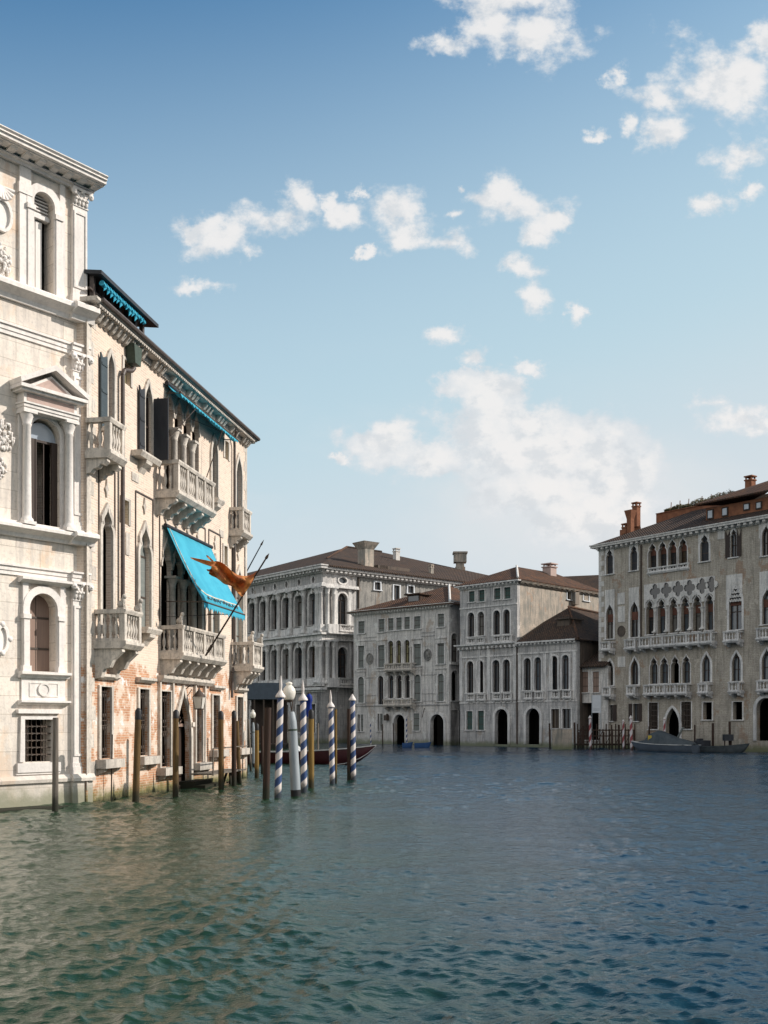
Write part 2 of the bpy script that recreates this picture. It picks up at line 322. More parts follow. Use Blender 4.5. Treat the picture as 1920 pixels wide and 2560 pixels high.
# ---------------------------------------------------------------- mesh builder
class SideRoot:
    def __init__(s, obj, rz, loc): s.obj = obj; s.rz = rz; s.loc = loc
class MB:
    def __init__(s): s.v = []; s.f = []; s.sm = []; s.mi = []; s.k = 0
    def add(s, vs, fs, sm=False):
        b = len(s.v); s.v += [tuple(p) for p in vs]; s.f += [tuple(i + b for i in f) for f in fs]
        s.sm += [sm] * len(fs); s.mi += [s.k] * len(fs); return s
    def box(s, a0, a1, b0, b1, c0, c1):
        vs = [(x, y, z) for z in (c0, c1) for y in (b0, b1) for x in (a0, a1)]
        return s.add(vs, [(0, 2, 3, 1), (4, 5, 7, 6), (0, 1, 5, 4), (2, 6, 7, 3), (0, 4, 6, 2), (1, 3, 7, 5)])
    def prism(s, poly, v0, v1):            # polygon in (u, z) extruded along v
        n = len(poly)
        vs = [(p[0], v0, p[1]) for p in poly] + [(p[0], v1, p[1]) for p in poly]
        return s.add(vs, [tuple(range(n)), tuple(range(2 * n - 1, n - 1, -1))] + [(i, i + n, (i + 1) % n + n, (i + 1) % n) for i in range(n)])
    def run(s, u0, u1, prof):              # profile in (v, z) extruded along u
        n = len(prof)
        vs = [(u0, p[0], p[1]) for p in prof] + [(u1, p[0], p[1]) for p in prof]
        return s.add(vs, [tuple(range(n)), tuple(range(2 * n - 1, n - 1, -1))] + [(i, i + n, (i + 1) % n + n, (i + 1) % n) for i in range(n)])
    def ring(s, pin, pout, v0, v1):        # open band between two polylines, proud from v1 to v0
        n = len(pin)
        vs = [(p[0], v0, p[1]) for p in pin] + [(p[0], v0, p[1]) for p in pout] + [(p[0], v1, p[1]) for p in pin] + [(p[0], v1, p[1]) for p in pout]
        fs = []
        for i in range(n - 1):
            fs += [(i, i + 1, n + i + 1, n + i), (n + i, n + i + 1, 3 * n + i + 1, 3 * n + i), (i, 2 * n + i, 2 * n + i + 1, i + 1)]
        fs += [(0, n, 3 * n, 2 * n), (n - 1, 3 * n - 1, 4 * n - 1, 2 * n - 1)]
        return s.add(vs, fs)
    def lathe(s, cx, cy, prof, n=10, lean=(0, 0), cap=True):
        vs = []; fs = []
        z0 = prof[0][1]
        for r, z in prof:
            for i in range(n):
                a = 2 * math.pi * i / n
                vs.append((cx + lean[0] * (z - z0) + r * math.cos(a), cy + lean[1] * (z - z0) + r * math.sin(a), z))
        for j in range(len(prof) - 1):
            for i in range(n):
                fs.append((j * n + i, j * n + (i + 1) % n, (j + 1) * n + (i + 1) % n, (j + 1) * n + i))
        s.add(vs, fs, True)
        if cap:
            m = len(prof) - 1
            s.add([vs[m * n + i] for i in range(n)], [tuple(range(n))]); s.add([vs[i] for i in range(n)], [tuple(range(n - 1, -1, -1))])
        return s
    def tube(s, p0, p1, r0, r1=None, n=6):
        p0 = Vector(p0); p1 = Vector(p1); d = (p1 - p0).normalized(); r1 = r0 if r1 is None else r1
        a = d.orthogonal().normalized(); b = d.cross(a)
        vs = [tuple(p + r * (a * math.cos(2 * math.pi * i / n) + b * math.sin(2 * math.pi * i / n))) for p, r in ((p0, r0), (p1, r1)) for i in range(n)]
        return s.add(vs, [(i, (i + 1) % n, n + (i + 1) % n, n + i) for i in range(n)], n > 5).add(vs, [tuple(range(n - 1, -1, -1)), tuple(range(n, 2 * n))])
    def path(s, pts, r, n=6):
        for a, b in zip(pts[:-1], pts[1:]): s.tube(a, b, r, r, n)
        return s
    def ball(s, c, rx, ry, rz, n=8, m=6):
        prof = [(math.sin(math.pi * j / m), -math.cos(math.pi * j / m)) for j in range(m + 1)]
        vs = [(c[0] + rx * r * math.cos(2 * math.pi * i / n), c[1] + ry * r * math.sin(2 * math.pi * i / n), c[2] + rz * z) for r, z in prof for i in range(n)]
        return s.add(vs, [(j * n + i, j * n + (i + 1) % n, (j + 1) * n + (i + 1) % n, (j + 1) * n + i) for j in range(m) for i in range(n)], True)
    def build(s, name, mat, parent=None):
        side = parent if isinstance(parent, SideRoot) else None
        if side: parent = side.obj
        me = bpy.data.meshes.new(name); me.from_pydata(s.v, [], s.f)
        for m in (mat if isinstance(mat, (list, tuple)) else [mat]): me.materials.append(MATS[m])
        me.polygons.foreach_set('use_smooth', s.sm); me.polygons.foreach_set('material_index', s.mi)
        me.update()
        o = bpy.data.objects.new(name, me); COL.objects.link(o)
        if parent is not None: o.parent = parent
        if side: o.rotation_euler = (0, 0, side.rz); o.location = side.loc
        return o
def tag(o, label, cat, group=None):
    o['label'] = label; o['category'] = cat
    if group: o['group'] = group
    return o
def empty(name, loc, label, cat, group=None, rz=0):
    o = bpy.data.objects.new(name, None); COL.objects.link(o); o.location = loc; o.rotation_euler = (0, 0, rz); o.empty_display_size = .5
    return tag(o, label, cat, group)
def at(px, py, Y):
    """point of the place seen at this photo position, Y metres away"""
    return Vector(((px - CX) / F * Y, Y, EYE + (HZ - py) / F * Y))
def water_pt(px, py):
    Y = F * EYE / (py - HZ); return Vector(((px - CX) / F * Y, Y, 0))
def slab(outline, holes, v0, v1):
    """flat wall with openings and real thickness: (verts, faces) in (u, v, z)"""
    cu = bpy.data.curves.new('t', 'CURVE'); cu.dimensions = '2D'; cu.fill_mode = 'BOTH'; cu.extrude = abs(v1 - v0) / 2
    for poly in [outline] + holes:
        sp = cu.splines.new('POLY'); sp.points.add(len(poly) - 1); sp.use_cyclic_u = True
        for i, p in enumerate(poly): sp.points[i].co = (p[0], p[1], 0, 1)
    ob = bpy.data.objects.new('t', cu); COL.objects.link(ob)
    me = bpy.data.meshes.new_from_object(ob)
    vs = [(v.co.x, (v0 + v1) / 2 + v.co.z, v.co.y) for v in me.vertices]; fs = [tuple(reversed(p.vertices)) for p in me.polygons]
    bpy.data.objects.remove(ob); bpy.data.curves.remove(cu); bpy.data.meshes.remove(me)
    return vs, fs

# arch outlines: half width fraction against height fraction of the head
OGEE = [(0, 1), (.18, .97), (.36, .87), (.52, .70), (.64, .50), (.74, .31), (.84, .16), (.92, .07), (1, 0)]
TREF = [(0, 1), (.10, 1), (.22, .96), (.33, .80), (.38, .62), (.43, .62), (.50, .72), (.57, .72), (.66, .56), (.76, .30), (.87, .10), (1, 0)]
PNT = [(0, 1), (.2, .96), (.4, .86), (.58, .70), (.74, .50), (.88, .27), (.95, .13), (1, 0)]
def opening(kind, u0, u1, z0, z1):
    w = u1 - u0; m = (u0 + u1) / 2
    if kind == 'rect': return [(u0, z0), (u1, z0), (u1, z1), (u0, z1)]
    if kind == 'round':
        zs = z1 - w / 2
        return [(u0, z0), (u1, z0)] + [(m + w / 2 * math.cos(a), zs + w / 2 * math.sin(a)) for a in [math.pi * i / 14 for i in range(15)]]
    if kind == 'oval':
        return [(m + w / 2 * math.cos(2 * math.pi * i / 18), (z0 + z1) / 2 + (z1 - z0) / 2 * math.sin(2 * math.pi * i / 18)) for i in range(18)]
    tb = {'ogee': OGEE, 'tref': TREF, 'point': PNT}[kind]; hh = min(w * (1.25 if kind != 'point' else 1.0), (z1 - z0) * .5); zs = z1 - hh
    rt = [(m + w / 2 * f, zs + hh * t) for t, f in tb]
    return [(u0, z0), (u1, z0)] + rt + [(2 * m - p[0], p[1]) for p in reversed(rt[:-1])]
def offset_open(pts, d):
    out = []
    for i, p in enumerate(pts):
        a = pts[max(i - 1, 0)]; b = pts[min(i + 1, len(pts) - 1)]
        tx, tz = b[0] - a[0], b[1] - a[1]; L = math.hypot(tx, tz) or 1
        out.append((p[0] + tz / L * d, p[1] - tx / L * d))
    return out

class Building:
    """one facade frame: local x runs along the facade to the photo's right, y into the building, z up"""
    def __init__(s, name, label, cat, px0, Z0, vpx, lean=0, yref=1700, group=None, k=1.0, th=.42):
        s.k = k; s.th = th
        d = Vector(((vpx - CX) / F, 1)).normalized()
        if vpx < CX: d = -d
        s.d = d; s.n = Vector((-d.y, d.x))
        s.o = Vector(((px0 - CX) / F * Z0, Z0)); s.lean = lean; s.yref = yref
        s.root = empty(name, (s.o.x, s.o.y, 0), label, cat, group, math.atan2(d.y, d.x))
        s.root.scale = (k, k, k)
        s.holes = []
    def side(s, u0=0):
        """frame of the side wall that starts at the front corner u0 and runs away from the canal"""
        t = Building.__new__(Building); t.d = s.n.copy(); t.n = -s.d; t.o = s.o + s.d * u0 * s.k; t.k = s.k; t.th = s.th; t.lean = s.lean; t.yref = s.yref; t.holes = []
        t.root = SideRoot(s.root, math.pi / 2, (u0, 0, 0)); return t
    def uz(s, px, py, v=0):
        px = px + s.lean * (s.yref - py)
        o = s.o + s.n * v * s.k; t = (px - CX) / F
        # o.x + u d.x = t (o.y + u d.y)
        u = (t * o.y - o.x) / (s.d.x - t * s.d.y); Z = o.y + u * s.d.y
        return u / s.k, (EYE + (HZ - py) / F * Z) / s.k
    def u(s, px, py=None, v=0): return s.uz(px, s.yref if py is None else py, v)[0]
    def world(s, u, v, z): p = s.o + (s.d * u + s.n * v) * s.k; return Vector((p.x, p.y, z * s.k))
    def win(s, kind, u0, u1, z0, z1, fill='glass', sw=.14, proud=.05, dep=.28, stonem='window_stone', sill=.1, mull=True, mat2=None, name='window', cut=True, frame='dark_wood'):
        poly = opening(kind, u0, u1, z0, z1)
        if cut: s.holes.append(poly)
        root = None
        if kind == 'oval':
            pin = poly + [poly[0]]; b = MB(); b.ring(pin, offset_open(pin, sw), -proud, .0); root = b.build(name, stonem, s.root)
        else:
            pin = poly[1:] + [poly[0]]; b = MB()
            b.ring(pin, offset_open(pin, sw), -proud, .0)
            if sill: b.box(u0 - sw * 1.3, u1 + sw * 1.3, -proud - .10, .02, z0 - sill, z0)
            root = b.build(name, stonem, s.root)
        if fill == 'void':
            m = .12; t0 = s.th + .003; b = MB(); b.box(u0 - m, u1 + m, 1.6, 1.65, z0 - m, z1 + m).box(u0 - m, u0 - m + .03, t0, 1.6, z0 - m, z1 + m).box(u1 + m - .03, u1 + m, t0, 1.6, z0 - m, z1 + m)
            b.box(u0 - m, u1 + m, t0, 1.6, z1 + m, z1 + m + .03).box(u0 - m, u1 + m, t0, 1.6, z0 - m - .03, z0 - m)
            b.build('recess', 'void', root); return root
        b = MB(); b.box(u0 - .03, u1 + .03, dep, dep + .05, z0 - .02, z1 + .03)
        b.build('shutter' if 'shutter' in fill else 'pane', fill, root)
        if mull and 'shutter' not in fill and kind != 'oval':
            w = u1 - u0; b = MB(); um = (u0 + u1) / 2; t = max(.045, w * .045)
            zt = z1 - w * .55 if kind != 'rect' else z1
            b.box(um - t, um + t, dep - .06, dep - .005, z0, z1 - .05)
            b.box(u0, u1, dep - .07, dep - .006, zt - t * 1.3, zt + t)
            b.box(u0, u0 + t * 1.5, dep - .062, dep - .004, z0, zt).box(u1 - t * 1.5, u1, dep - .062, dep - .004, z0, zt)
            if z1 - z0 > 2.4: b.box(u0, u1, dep - .065, dep - .007, (z0 + zt) / 2 - t * .6, (z0 + zt) / 2 + t * .6)
            b.build('frame', frame, root)
        elif 'shutter' in fill:
            um = (u0 + u1) / 2; b = MB(); b.box(um - .012, um + .012, dep - .006, dep - .002, z0, z1 - .1)
            for zz in (.3, .7): b.box(u0 + .03, u1 - .03, dep - .02, dep - .003, z0 + (z1 - z0) * zz - .03, z0 + (z1 - z0) * zz + .03)
            b.build('batten', 'iron', root)
        if mat2:                                   # a blind drawn over the upper part
            z = z1 - (z1 - z0) * mat2[1]; b = MB(); b.box(u0 + .02, u1 - .02, dep - .1, dep - .075, z, z1 - (z1 - z0) * mat2[2]); b.build('blind', mat2[0], root)
        return root
    def pw(s, kind, x0, x1, yt, yb, fill='glass', **k):
        xm = (x0 + x1) / 2
        u0 = s.u(x0, (yt + yb) / 2); u1 = s.u(x1, (yt + yb) / 2)
        return s.win(kind, u0, u1, s.uz(xm, yb)[1], s.uz(xm, yt)[1], fill, **k)
    def wall(s, outline, mat, th=None, name='wall', depth=None):
        th = th or s.th; s_th = th
        vs, fs = slab(outline, s.holes, 0, th)
        b = MB(); b.add(vs, fs)
        us = [p[0] for p in outline]; u0, u1 = min(us), max(us); zt = max(p[1] for p in outline); zb = min(p[1] for p in outline)
        if depth:                                   # side and back walls, a floor slab under the roof
            b.box(u0, u0 + th, th, depth, zb, zt - .02).box(u1 - th, u1, th, depth, zb, zt - .02).box(u0, u1, depth, depth + th, zb, zt - .02)
            b.box(u0 + th, u1 - th, th, depth, zt - .3, zt - .05)
        return b.build(name, mat, s.root)
    def balcony(s, u0, u1, z0, z1, out=.8, secs=1, nb=None, brh=.55, stonem='balcony_stone', seg=8, step=.17, drop=.3, name='balcony', lip=.08):
        """floor slab > handrail, balustrade, brackets"""
        b = MB(); b.run(u0 - lip, u1 + lip, [(0, z0 - .18), (-out + .05, z0 - .18), (-out - lip, z0 - .04), (-out - lip, z0 + .06), (0, z0 + .06)])
        root = b.build(name, stonem, s.root)
        pw_ = .17 if out > .5 else .12
        b = MB(); b.run(u0 - .04, u1 + .04, [(-out + .2, z1 - .14), (-out - .02, z1 - .14), (-out - .06, z1 - .05), (-out - .06, z1), (-out + .2, z1)])
        b.box(u0 - .04, u0 + .18, -out + .2, 0, z1 - .141, z1 - .003).box(u1 - .18, u1 + .04, -out + .2, 0, z1 - .141, z1 - .003)
        b.build('handrail', stonem, root)
        b = MB(); zb = z0 + .06; zt = z1 - .14; H = zt - zb
        b.box(u0 + .01, u1 - .01, -out + .01, -out + .16, zb, zb + .09)
        prof = [(.055, 0), (.055, .08), (.03, .12), (.075, .34), (.07, .45), (.028, .68), (.03, .80), (.055, .86), (.055, 1)]
        for k in range(secs + 1):
            uc = u0 + pw_ / 2 + (u1 - u0 - pw_) * k / secs
            b.box(uc - pw_ / 2, uc + pw_ / 2, -out - .01, -out + .17, zb, zt)
        for k in range(secs):
            a = u0 + pw_ + (u1 - u0 - pw_) * k / secs; e = u0 + (u1 - u0 - pw_) * (k + 1) / secs
            n = max(2, int((e - a) / step))
            for i in range(n):
                b.lathe(a + (e - a) * (i + .5) / n, -out + .085, [(r * (1.0 if step < .25 else 1.2), zb + .09 + t * (H - .09)) for r, t in prof], seg, cap=False)
        for uc in (u0 + .085, u1 - .085):
            b.box(uc - .07, uc + .07, -out + .16, 0, zb, zb + .09)
            n = max(1, int((out - .2) / (step * 1.15)))
            for i in range(n): b.lathe(uc, -out + .2 + (out - .2) * (i + .5) / n, [(r, zb + .09 + t * (H - .09)) for r, t in prof], seg, cap=False)
        b.build('balustrade', stonem, root)
        nb = secs + 1 if nb is None else nb
        for k in range(nb):
            uc = u0 + .12 + (u1 - u0 - .24) * (k / (nb - 1) if nb > 1 else .5)
            b = MB(); t = .11 if out > .5 else .09; zz = z0 - .18
            pr = [(0, zz), (-out + .1, zz), (-out + .08, zz - .10), (-out + .2, zz - .2), (-out * .62, zz - brh * .38), (-out * .5, zz - brh * .62), (-out * .3, zz - brh * .68), (-out * .2, zz - brh * .95), (0, zz - brh)]
            b.run(uc - t, uc + t, pr); b.build('bracket', stonem, root)
        return root
    def cornice(s, u0, u1, z, steps, mat='window_stone', dent=None, name='cornice', ends=True):
        """steps: (projection, height) from the bottom up; dent: (width, gap, projection, height) blocks hung under the second step"""
        b = MB(); zz = z
        for i, (p, h) in enumerate(steps):
            e = p if ends else 0
            b.box(u0 - e, u1 + e, -p, .05, zz, zz + h - .003)
            zz += h
        o = b.build(name, mat, s.root)
        if dent:
            w, gp, p, h, dz = dent; b = MB(); n = int((u1 - u0) / (w + gp))
            for i in range(n + 1):
                a = u0 + (u1 - u0 - w) * i / max(n, 1); b.box(a, a + w, -p, .02, z + dz, z + dz + h)
            b.build('bracket_row', mat, o)
        return o
def column(parent, u, v, z0, z1, r, mat='carved_stone', n=12, name='column'):
    b = MB(); H = z1 - z0
    b.box(u - r * 1.5, u + r * 1.5, v - r * 1.5, v + r * 1.5, z0, z0 + r * .7)
    b.lathe(u, v, [(r * 1.45, z0 + r * .7), (r * 1.4, z0 + r * 1.2), (r * 1.05, z0 + r * 1.6), (r, z0 + r * 2), (r * .86, z1 - r * 3.2), (r * 1.05, z1 - r * 3.0), (r * .9, z1 - r * 2.7), (r * 1.25, z1 - r * 1.5), (r * 1.55, z1 - r * .6)], n, cap=False)
    b.box(u - r * 1.65, u + r * 1.65, v - r * 1.65, v + r * 1.65, z1 - r * .6, z1)
    return b.build(name, mat, parent)
# ---------------------------------------------------------------- canal water: one sheet out to the horizon, real waves near the camera
def make_water():
    rng = np.random.RandomState(3)
    rr = np.concatenate([[.0, 1.2, 2.5, 4], np.geomspace(5.5, 130, 1200), np.geomspace(131, 330, 90), [450, 700, 1200, 2400]])
    fine = np.radians(np.linspace(-27, 27, 760)); co1 = np.radians(np.linspace(27, 333, 62))[1:-1]
    th = np.concatenate([fine, co1])
    Rr, Th = np.meshgrid(rr, th, indexing='ij')
    X = Rr * np.sin(Th); Y = Rr * np.cos(Th); Zz = np.zeros_like(X); DX = np.zeros_like(X); DY = np.zeros_like(X)
    cell = np.maximum(np.where(Rr < 130, Rr * .0028, Rr * .011), .018)
    lam = np.geomspace(.13, 8.0, 140); rng.shuffle(lam)
    # slow patches where the chop is livelier
    amp = .85 + .38 * np.sin(X * .21 + 1.2 + 1.1 * np.sin(Y * .11)) * np.sin(Y * .17 + .5 + .7 * np.sin(X * .13)) + .28 * np.sin(X * .07 - Y * .08 + 1.5 * np.sin(X * .05)) + .22 * np.sin(X * .9 + Y * .31) * np.sin(Y * .6 - X * .2)
    amp = np.clip(amp, .28, 1.6)
    for i, L in enumerate(lam):
        a = rng.normal(R(258), R(60 if L < 1 else 34)); k = 2 * math.pi / L; kx, ky = k * math.cos(a), k * math.sin(a)
        A = .0045 * L ** .66 * (1.0 if L < .5 else (.5 / L) ** .38)
        fade = np.clip((L / cell - 1.6) / 3.0, 0, 1)
        ph = kx * X + ky * Y + rng.uniform(0, 6.28) + .6 * np.sin(.35 * X * math.sin(a) + .3 * Y * math.cos(a) + i)
        Zz += A * fade * amp * np.sin(ph); q = .9 * A * fade * amp
        DX += q * math.cos(a) * np.cos(ph); DY += q * math.sin(a) * np.cos(ph)
    calm = np.clip((Rr - 3) / 3, 0, 1) * (np.abs(Th) < R(27.5))
    co = np.stack([X + DX * calm, Y + DY * calm, Zz * calm], -1).reshape(-1, 3)
    nr, nt = X.shape
    i = np.arange(nr - 1)[:, None] * nt; j = np.arange(nt)[None, :]; j2 = (j + 1) % nt
    q = np.stack([i + j, i + nt + j, i + nt + j2, i + j2], -1).reshape(-1, 4)
    me = bpy.data.meshes.new('water')
    me.vertices.add(len(co)); me.vertices.foreach_set('co', co.ravel())
    me.loops.add(q.size); me.loops.foreach_set('vertex_index', q.ravel().astype(np.int32))
    me.polygons.add(len(q)); me.polygons.foreach_set('loop_start', np.arange(0, q.size, 4, dtype=np.int32)); me.polygons.foreach_set('loop_total', np.full(len(q), 4, dtype=np.int32))
    me.polygons.foreach_set('use_smooth', np.ones(len(q), dtype=bool)); me.update(calc_edges=True); me.validate()
    m, g, b = new_mat('canal_water')
    v = g.node('ShaderNodeNewGeometry').outputs['Position']
    x, y, z = g.sep(v)      # base colour greener along the left bank, bluer green further out
    bank = g.math('ADD', g.math('ADD', x, g.math('MULTIPLY', y, .06)), g.math('MULTIPLY', g.math('SUBTRACT', g.noise(v, .22, 5, .6), .5), 7))
    g.put(b.inputs['Base Color'], g.mix(g.ramp(bank, -2.0, 5.5), (.013, .037, .018), (.004, .028, .054)))
    b.inputs['Roughness'].default_value = .045; b.inputs['IOR'].default_value = 1.42
    far = g.ramp(g.vm('LENGTH', v), 14, 60)             # beyond the modelled ripples the chop is carried by the bump
    n_a = g.noise(g.scale(v, .75, 1.5, 1), 3.2, 5, .62); n_b = g.noise(g.scale(v, .8, 1.4, 1), 9.0, 4, .6)
    h = g.math('ADD', g.math('MULTIPLY', n_a, g.math('MULTIPLY_ADD', far, .9, .5)), g.math('MULTIPLY', n_b, .28))
    bump(g, b, h, .5, .10)
    me.materials.append(m)
    o = bpy.data.objects.new('water', me); COL.objects.link(o); o['kind'] = 'structure'
make_water()
# ================================================================ white Renaissance palace, near left
A = Building('white_palace', 'white stone Renaissance palace with pilasters and a pedimented window, at the left edge', 'palace', 214, 32.6, 3100, yref=1400, th=.5)
def build_A():
    root = A.root; CS = 'carved_stone'
    u = lambda px, py=1400: A.u(px, py)
    UL = -16.0
    # --- openings
    wa = (u(81), u(133)); wb = (u(73.5), u(148)); wc = (u(69.5), u(139)); wd = (u(59), u(130))
    def bay(du, detail):
        a0, a1 = wa[0] + du, wa[1] + du
        # third floor: arched, half open white shutters
        A.win('round', a0, a1, 15.39, 18.5, 'void', sw=.24, proud=.10, stonem=CS, sill=0, mull=False)
        w = bpy.context.scene.objects[-1]
        b = MB(); um = a0 + (a1 - a0) * .64
        b.box(a0 - .02, a0 + (a1 - a0) * .34, .24, .28, 15.4, 17.75).box(a0 + (a1 - a0) * .345, um, .22, .26, 15.4, 17.70)
        sh = b.build('shutter', 'white_shutter', root)
        b = MB()
        for k in range(6): b.box(a0, a1 - .05, .20, .30, 17.92 + k * .10, 17.96 + k * .10)
        b.box(a0, a1 - .05, .12, .30, 17.76, 17.88)
        b.build('louvre', 'white_shutter', root)
        for e in (a0 - .22, a1 + .03):
            b = MB(); b.box(e - .04, e + .24, -.17, 0, 17.82, 17.97).box(e, e + .19, -.13, 0, 15.38, 17.82); b.build('impost', CS, root)
        # second floor: pedimented tabernacle window
        b0, b1 = wb[0] + du, wb[1] + du
        A.win('round', b0, b1, 8.45, 11.7, 'void', sw=.12, proud=.06, stonem=CS, sill=0, mull=False)
        b = MB(); W_ = b1 - b0; zs = 11.7 - W_ / 2
        b.prism([(b0 - .02, zs - .12)] + [((b0 + b1) / 2 - W_ / 2 * 1.02 * math.cos(math.pi * i / 12), zs - .12 + W_ / 2 * 1.05 * math.sin(math.pi * i / 12)) for i in range(13)] + [(b1 + .02, zs - .12)], .20, .24)
        b.build('fanlight', 'fanlight_glass', root)
        b = MB(); b.box(b0, b0 + W_ * .25, .10, .15, 8.45, zs - .13).box(b0 + W_ * .80, b1, .10, .15, 8.45, zs - .13)
        b.box(b0 + W_ * .25, b0 + W_ * .29, .08, .30, 8.45, zs - .13).box(b0 + W_ * .56, b0 + W_ * .585, .16, .20, 8.45, zs - .13).box(b0, b1, .14, .22, zs - .20, zs - .125)
        b.build('shutter', 'dark_wood', root)
        for e in (b0 - .22, b1 + .20):
            column(root, e, -.22, 8.36, 11.72, .135, CS, 16)
            p = MB(); p.box(e - .17, e + .17, -.07, .02, 8.36, 11.72).build('pilaster_strip', CS, root)
        b = MB(); c0, c1 = b0 - .42, b1 + .40
        b.box(c0, c1, -.40, .02, 11.72, 11.80).box(c0 - .02, c1 + .02, -.43, .02, 11.80, 11.90).box(c0 - .05, c1 + .05, -.47, .02, 11.90, 11.95)
        b.box(c0 + .02, c1 - .02, -.36, .02, 11.95, 12.24)
        b.build('architrave', CS, root)
        MB().box(c0 + .12, c1 - .12, -.372, -.30, 11.99, 12.20).build('marble_frieze', 'pink_marble', root)
        b = MB(); d0, d1 = c0 - .22, c1 + .22; dm = (d0 + d1) / 2
        b.box(d0 + .08, d1 - .08, -.52, .02, 12.24, 12.31).box(d0, d1, -.62, .02, 12.31, 12.41)
        b.prism([(d0, 12.415), (dm, 13.02), (dm, 13.19), (d0 - .03, 12.56)], -.64, .02).prism([(dm, 13.02), (d1, 12.415), (d1 + .03, 12.56), (dm, 13.19)], -.64, .02)
        b.prism([(d0 + .3, 12.415), (d1 - .3, 12.415), (dm, 12.90)], -.40, .02)
        b.build('pediment', CS, root)
        MB().prism([(d0 + .5, 12.44), (d1 - .5, 12.44), (dm, 12.82)], -.412, -.35).build('marble_tympanum', 'pink_marble', root)
        # first floor: arched, closed brown shutters
        c0, c1 = wc[0] + du, wc[1] + du
        A.win('round', c0, c1, 4.05, 6.40, 'brown_shutter', sw=.22, proud=.12, stonem=CS, sill=0, mull=False, dep=.34)
        for e in (c0 - .21, c1 + .03):
            b = MB(); b.box(e - .04, e + .22, -.19, 0, 5.60, 5.74).box(e, e + .18, -.15, 0, 4.2, 5.60).box(e - .05, e + .23, -.18, 0, 4.03, 4.2); b.build('impost', CS, root)
        s0, s1 = u(44) + du, u(168) + du
        b = MB(); b.run(s0, s1, [(.02, 3.84), (-.12, 3.84), (-.16, 3.92), (-.26, 3.95), (-.26, 4.03), (.02, 4.03)]); b.build('sill', CS, root)
        b = MB(); b.run(s0, s1, [(.02, 6.66), (-.10, 6.66), (-.30, 6.75), (-.30, 6.82), (.02, 6.82)]).box(s0 + .12, s0 + .3, -.10, .02, 4.9, 6.66).box(s1 - .3, s1 - .12, -.1, .02, 4.9, 6.66); b.build('hood', CS, root)
        b = MB(); b.run(s0, s1, [(.02, 3.03), (-.06, 3.03), (-.22, 3.11), (-.22, 3.17), (.02, 3.17)]); b.box(s0 + .1, s1 - .1, -.05, .02, 3.17, 3.84)
        b.box(s0 + .35, s1 - .35, -.07, -.045, 3.28, 3.31).box(s0 + .35, s1 - .35, -.07, -.045, 3.68, 3.71).box(s0 + .35, s0 + .38, -.07, -.045, 3.31, 3.68).box(s1 - .38, s1 - .35, -.07, -.045, 3.31, 3.68)
        b.build('string_course', CS, root)
        cc = (s0 + s1) / 2; pin = opening('oval', cc - .15, cc + .15, 3.35, 3.65); pin.append(pin[0])
        b = MB(); b.ring(pin, offset_open(pin, .06), -.10, -.05); b.prism(pin[:-1], -.075, -.05); b.build('roundel', CS, root)
        # ground floor: grated window
        e0, e1 = wd[0] + du, wd[1] + du
        A.win('rect', e0, e1, 1.33, 2.60, 'void', sw=.16, proud=.08, stonem=CS, sill=.0, mull=False)
        b = MB()
        f0, f1 = e0 - .25, e1 + .25
        b.box(f0, f1, -.14, .02, 2.78, 2.90).box(f0, f1, -.10, .02, 1.02, 1.30).box(f0 - .02, f1 + .02, -.06, .02, .95, 1.02)
        b.build('window_frame', CS, root)
        b = MB(); nx, nz = 6, 6
        for i in range(1, nx): x = e0 + (e1 - e0) * i / nx; b.tube((x, .10, 1.33), (x, .10, 2.60), .016)
        for i in range(1, nz): z = 1.33 + 1.27 * i / nz; b.tube((e0, .075, z), (e1, .075, z), .02)
        for i in range(1, nx):
            for j in range(1, nz): x = e0 + (e1 - e0) * i / nx; z = 1.33 + 1.27 * j / nz; b.box(x - .03, x + .03, .05, .08, z - .03, z + .03)
        b.build('window_grille', 'iron', root)
    bay(0, True); bay(-5.4, False)
    A.wall([(UL, -1), (.02, -1), (.02, 19.2), (UL, 19.2)], 'white_stone', th=.5, depth=14)
    # --- pilasters with capitals, three orders, and slim secondary strips
    def pil(x0, x1, zb, zt, capz, pan=True):
        b = MB(); b.box(x0, x1, -.12, .02, zb, capz)
        if pan:
            t = .13 * (x1 - x0)
            b.k = 0
            b.box(x0 + t * .4, x0 + t * 1.3, -.155, -.12, zb + .55, capz - .15).box(x1 - t * 1.3, x1 - t * .4, -.155, -.12, zb + .55, capz - .15)
            b.box(x0 + t * 1.3, x1 - t * 1.3, -.153, -.12, zb + .55, zb + .62).box(x0 + t * 1.3, x1 - t * 1.3, -.153, -.12, capz - .23, capz - .15)
        b.box(x0 - .05, x1 + .05, -.17, .02, zb, zb + .22).box(x0 - .03, x1 + .03, -.15, .02, zb + .22, zb + .34)
        p = b.build('pilaster', CS, root)
        # Corinthian style capital: necking, leaves, volutes, abacus
        b = MB(); xm = (x0 + x1) / 2; hw = (x1 - x0) / 2; h = zt - capz
        b.box(x0 - .02, x1 + .02, -.15, .02, capz, capz + .05)
        b.run(x0 + .02, x1 - .02, [(.02, capz + .05), (-.13, capz + .05), (-.16, capz + h * .5), (-.24, capz + h * .8), (.02, capz + h * .8)])
        for k in range(4):
            x = x0 + (x1 - x0) * (k + .5) / 4; b.ball((x, -.17, capz + h * .28), .065, .05, h * .22, 6, 5); b.ball((x, -.215, capz + h * .42), .06, .045, .05, 6, 4)
        for k in range(3):
            x = x0 + (x1 - x0) * (k + 1) / 4; b.ball((x, -.19, capz + h * .55), .06, .05, h * .2, 6, 5)
